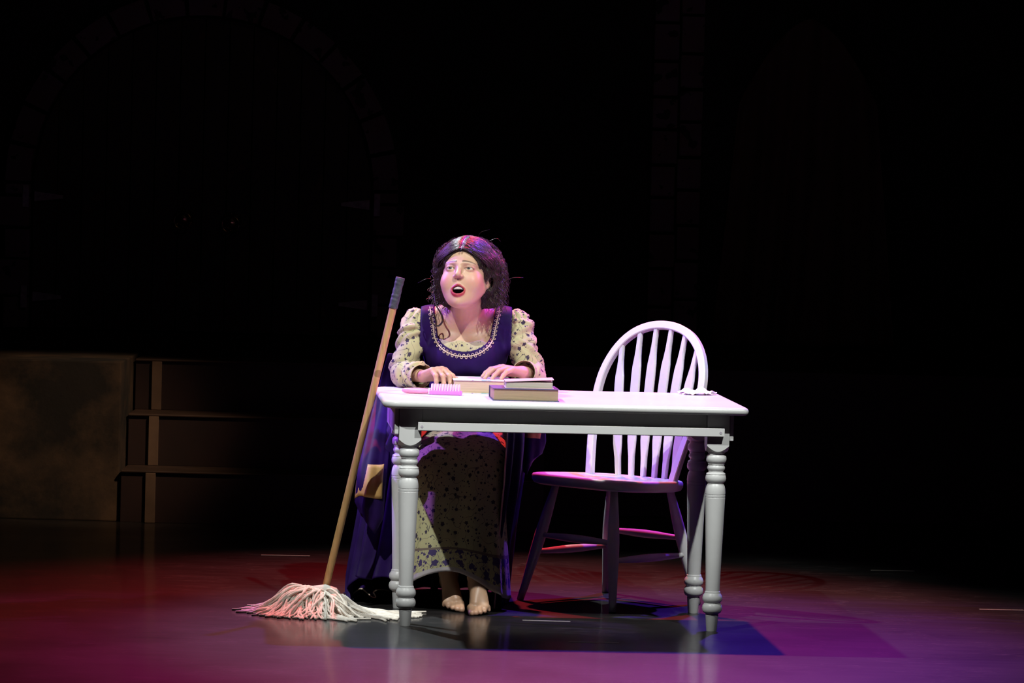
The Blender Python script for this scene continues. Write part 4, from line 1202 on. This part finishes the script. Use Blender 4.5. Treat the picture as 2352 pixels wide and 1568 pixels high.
V, Q = surface_net(hair_base, axis((c[0] - 0.17, c[0] + 0.17, 0.0028)), axis((c[1] - 0.17, c[1] + 0.19, 0.0028)), axis((c[2] - 0.15, c[2] + 0.17, 0.0028)))
M['hairbase'] = solid('dark_hair_mass', (0.016, 0.009, 0.008), 0.7, var=0.5, scale=90, bmp=0.5)
part('hair', V, Q, M['hairbase'])
HAIR_V = V
def strands():
    bm = bmesh.new(); r_ = random.Random(5)
    def put(qs, rad, seg=4):
        n = len(qs); tube(bm, [Vector(head_world(q)) for q in qs], [rad * (1 if k < n - 3 else 0.6) for k in range(n)], seg)
    for k in range(2400):      # combed from the parting over the sides to the back
        s = r_.choice((-1, 1)); f0 = r_.uniform(-0.9, 1.27); n = 16; qs = []
        lift = r_.uniform(0.995, 1.03); amax = r_.uniform(1.2, 2.0); ph = r_.uniform(0, 6); wv = r_.uniform(0.0003, 0.0030)
        A = np.array([0, -math.sin(f0), math.cos(f0)]); B_ = np.array([s * 0.93, r_.uniform(-0.30, 0.42), r_.uniform(-0.50, -0.05)])
        B_ = B_ - A * (A @ B_); B_ /= np.linalg.norm(B_)
        for i in range(n):
            a = 0.03 + i / (n - 1) * amax; d = A * math.cos(a) + B_ * math.sin(a)
            bl = 1 + 0.20 * math.exp(-((d[2] - 0.0) / 0.45) ** 2) * min(1, abs(d[0]) * 1.2)
            q = np.array([0, 0.026, 0.036]) + d * np.array([0.0915 * bl, 0.1160, 0.0945]) * lift
            qs.append((q[0] + wv * math.sin(6 * a + ph), q[1] + wv * math.cos(7 * a + ph), q[2] + wv * math.sin(8 * a + ph)))
        # stop where the strand would cross the face or the ear
        cut = n
        for i, (x, y, z) in enumerate(qs):
            if ((x / 0.0735) ** 2 + ((y + 0.095) / 0.094) ** 2 + ((z + 0.042) / 0.108) ** 2) < 1 or (x > 0.06 and abs(y) < 0.022 and abs(z + 0.022) < 0.034): cut = i; break
        if cut > 4: put(qs[:cut], r_.uniform(0.00045, 0.0008), 3)
    for k in range(900):       # loose curls behind the ears down to the shoulders
        s = r_.choice((-1, 1, 1)); n = 20; qs = []; a0 = r_.uniform(0, 6); R0 = r_.uniform(0.003, 0.010); L = r_.uniform(0.035, 0.085); turns = r_.uniform(0.8, 2.0)
        bx, by, bz = s * r_.uniform(0.064, 0.116), r_.uniform(0.020, 0.110), r_.uniform(-0.05, 0.07)
        for i in range(n):
            t = i / (n - 1); a = a0 + turns * 2 * PI * t; R = R0 * (0.3 + t)
            qs.append((bx + s * 0.014 * t * math.sin(2.5 * t) + R * math.cos(a), by + R * math.sin(a) - 0.01 * t, bz - L * t))
        put(qs, r_.uniform(0.0004, 0.0008), 3)
    for k in range(900):       # frizz around the outline
        th = r_.uniform(-0.5, PI + 0.5); ph = r_.uniform(-0.7, 0.9); n = 8; qs = []
        d = np.array([math.cos(th) * math.cos(ph), math.sin(ph), math.sin(th) * math.cos(ph)])
        b = np.array([0, 0.034, 0.030]) + d * np.array([0.113, 0.116, 0.098]); tg = np.cross(d, np.array([r_.uniform(-1, 1), r_.uniform(-1, 1), r_.uniform(-1, 1)])); tg /= np.linalg.norm(tg)
        if b[1] < -0.03 and b[2] < 0.09: continue
        L = r_.uniform(0.012, 0.040); cu = r_.uniform(-1.2, 1.2)
        for i in range(n):
            t = i / (n - 1); qs.append(b + tg * L * t + d * (0.009 * math.sin(PI * t * 0.8) + 0.002 * math.sin(6 * t + cu)) + np.cross(d, tg) * 0.008 * math.sin(3 * t * cu))
        put(qs, r_.uniform(0.00018, 0.0003), 3)
    for p0, p1, p2 in (((-0.095, 0.04, -0.02), (-0.135, 0.02, -0.012), (-0.170, 0.02, -0.028)), ((0.10, 0.05, -0.02), (0.15, 0.04, 0.0), (0.185, 0.05, 0.004)), ((0.02, 0.03, 0.125), (0.035, 0.02, 0.150), (0.065, 0.02, 0.160)), ((0.05, 0.04, 0.12), (0.085, 0.04, 0.135), (0.10, 0.04, 0.125))):
        put(spline([p0, p1, p2], 10), 0.00035, 3)
    # strands lying all over the combed mass, following its surface down and back
    q0 = head_local(HAIR_V); ok = np.nonzero((q0[:, 2] < 0.085) & (q0[:, 1] > -0.075) & (q0[:, 2] > -0.095))[0]
    P = HAIR_V[rng.choice(ok, 2600)].astype(np.float64); lift = rng.uniform(0.0004, 0.0028, len(P)); ph = rng.uniform(0, 6, len(P)); path = [P]
    for k in range(9):
        def grad(P):
            g = np.stack([hair_base(P + e) - hair_base(P - e) for e in np.eye(3) * 0.003], 1); return g / (np.linalg.norm(g, axis=1, keepdims=True) + 1e-9)
        g = grad(P); q = head_local(P)
        dl = np.stack([np.sign(q[:, 0]) * np.clip((q[:, 2] - 0.02) * 10, 0, 1), 0.35 + 0 * ph, -0.9 + 0 * ph], 1) + 0.35 * np.stack([np.sin(k * 1.1 + ph), np.cos(k * 1.3 + ph), 0 * ph], 1)
        d = dl @ HM.T; d = d - g * np.sum(d * g, 1, keepdims=True); d /= np.linalg.norm(d, axis=1, keepdims=True) + 1e-9
        P = P + d * 0.0065
        for _ in range(2): P = P - grad(P) * np.clip(hair_base(P) - lift, -0.004, 0.004)[:, None]
        path.append(P)
    path = np.stack(path, 1)
    for s_ in path:
        ql = head_local(s_); n = 10
        bad = np.nonzero((ql[:, 1] < -0.092) | (((ql[:, 0] / 0.072) ** 2 + ((ql[:, 1] + 0.095) / 0.092) ** 2 + ((ql[:, 2] + 0.042) / 0.106) ** 2) < 1.0))[0]
        if len(bad): n = bad[0]
        if n > 3: tube(bm, [Vector(v) for v in s_[:n]], 0.0006, 3)
    o = bpart('hair_strands', bm, M['hair']); o['kind'] = 'stuff'
strands()
# the long curl that falls over the shoulder in front
cur = [at(998, 668, 0.60), at(1000, 690, 0.575), at(1004, 705, 0.56), at(1014, 722, 0.552), at(1016, 738, 0.550), at(1006, 748, 0.552), at(994, 742, 0.556), at(990, 728, 0.556), at(997, 722, 0.552), at(1002, 740, 0.548), at(999, 756, 0.55)]
bm = bmesh.new(); cs = spline(cur, 60)
for k in range(9):
    oa, ob = random.uniform(-0.0022, 0.0022), random.uniform(-0.0022, 0.0022)
    tube(bm, [Vector(p) + Vector((oa, random.uniform(-0.0004, 0.0004), ob)) for p in cs], [0.0011 * (1 if i < 44 else max(0.2, 1 - (i - 44) / 18)) for i in range(60)], 5)
bpart('hair_curl', bm, M['hair'])
# parting chain with a drop bead and red patches either side, painting in red light on the hair
bm = bmesh.new(); ch = []
for t in np.linspace(0.02, 1.18, 18):
    ch.append(head_world((0.0, 0.026 - 0.1165 * math.sin(t), 0.036 + 0.0955 * math.cos(t))))
tube(bm, [Vector(p) for p in ch], 0.0016, 6); bpart('parting_chain', bm, M['silver'])
pdn = head_world((0.0, -0.0890, 0.0600)); bm = bmesh.new(); r_ = bmesh.ops.create_uvsphere(bm, u_segments=12, v_segments=8, radius=1)
bmesh.ops.transform(bm, matrix=Matrix.Translation(Vector(pdn)) @ Matrix.Diagonal((0.0036, 0.0036, 0.0062, 1)), verts=r_['verts']); bpart('drop_bead', bm, M['jet'])
bm = bmesh.new(); r_ = bmesh.ops.create_uvsphere(bm, u_segments=10, v_segments=8, radius=1)
bmesh.ops.transform(bm, matrix=Matrix.Translation(Vector(head_world((0.0, -0.0860, 0.0690)))) @ Matrix.Diagonal((0.0022, 0.0022, 0.0042, 1)), verts=r_['verts']); bpart('silver_bead', bm, M['silver'])
for s in (-1, 1):
    rows = []
    for t in np.linspace(0.45, 1.08, 12):
        rows.append([head_world((s * x, 0.026 - (0.1175 - 0.05 * x) * math.sin(t), 0.036 + (0.0965 - 0.05 * x) * math.cos(t) + 0.0008 * math.sin(60 * t))) for x in np.linspace(0.005, 0.017, 6)])
    loft('red_light_patch', rows, M['redlight'], closed=False, uv=False, thick=0.0012)

# ---- the stool she sits on, covered by the gown
stool = empty('stool', (-0.165, 0.875, 0), 0, 'round wooden stool hidden under the navy gown', 'stool')
bm = bmesh.new(); lathe(bm, [(0.12, 0.395), (0.145, 0.40), (0.15, 0.412), (0.145, 0.425), (0.12, 0.428)], 32); finish('seat', bm, M['doorwood'], stool, True)
for a in (0.8, 2.34, 3.94, 5.48):
    bm = bmesh.new(); tube(bm, [(0.09 * math.cos(a), 0.09 * math.sin(a), 0.398), (0.13 * math.cos(a), 0.13 * math.sin(a), 0.0)], [0.015, 0.012], 12); finish('leg', bm, M['doorwood'], stool, True)
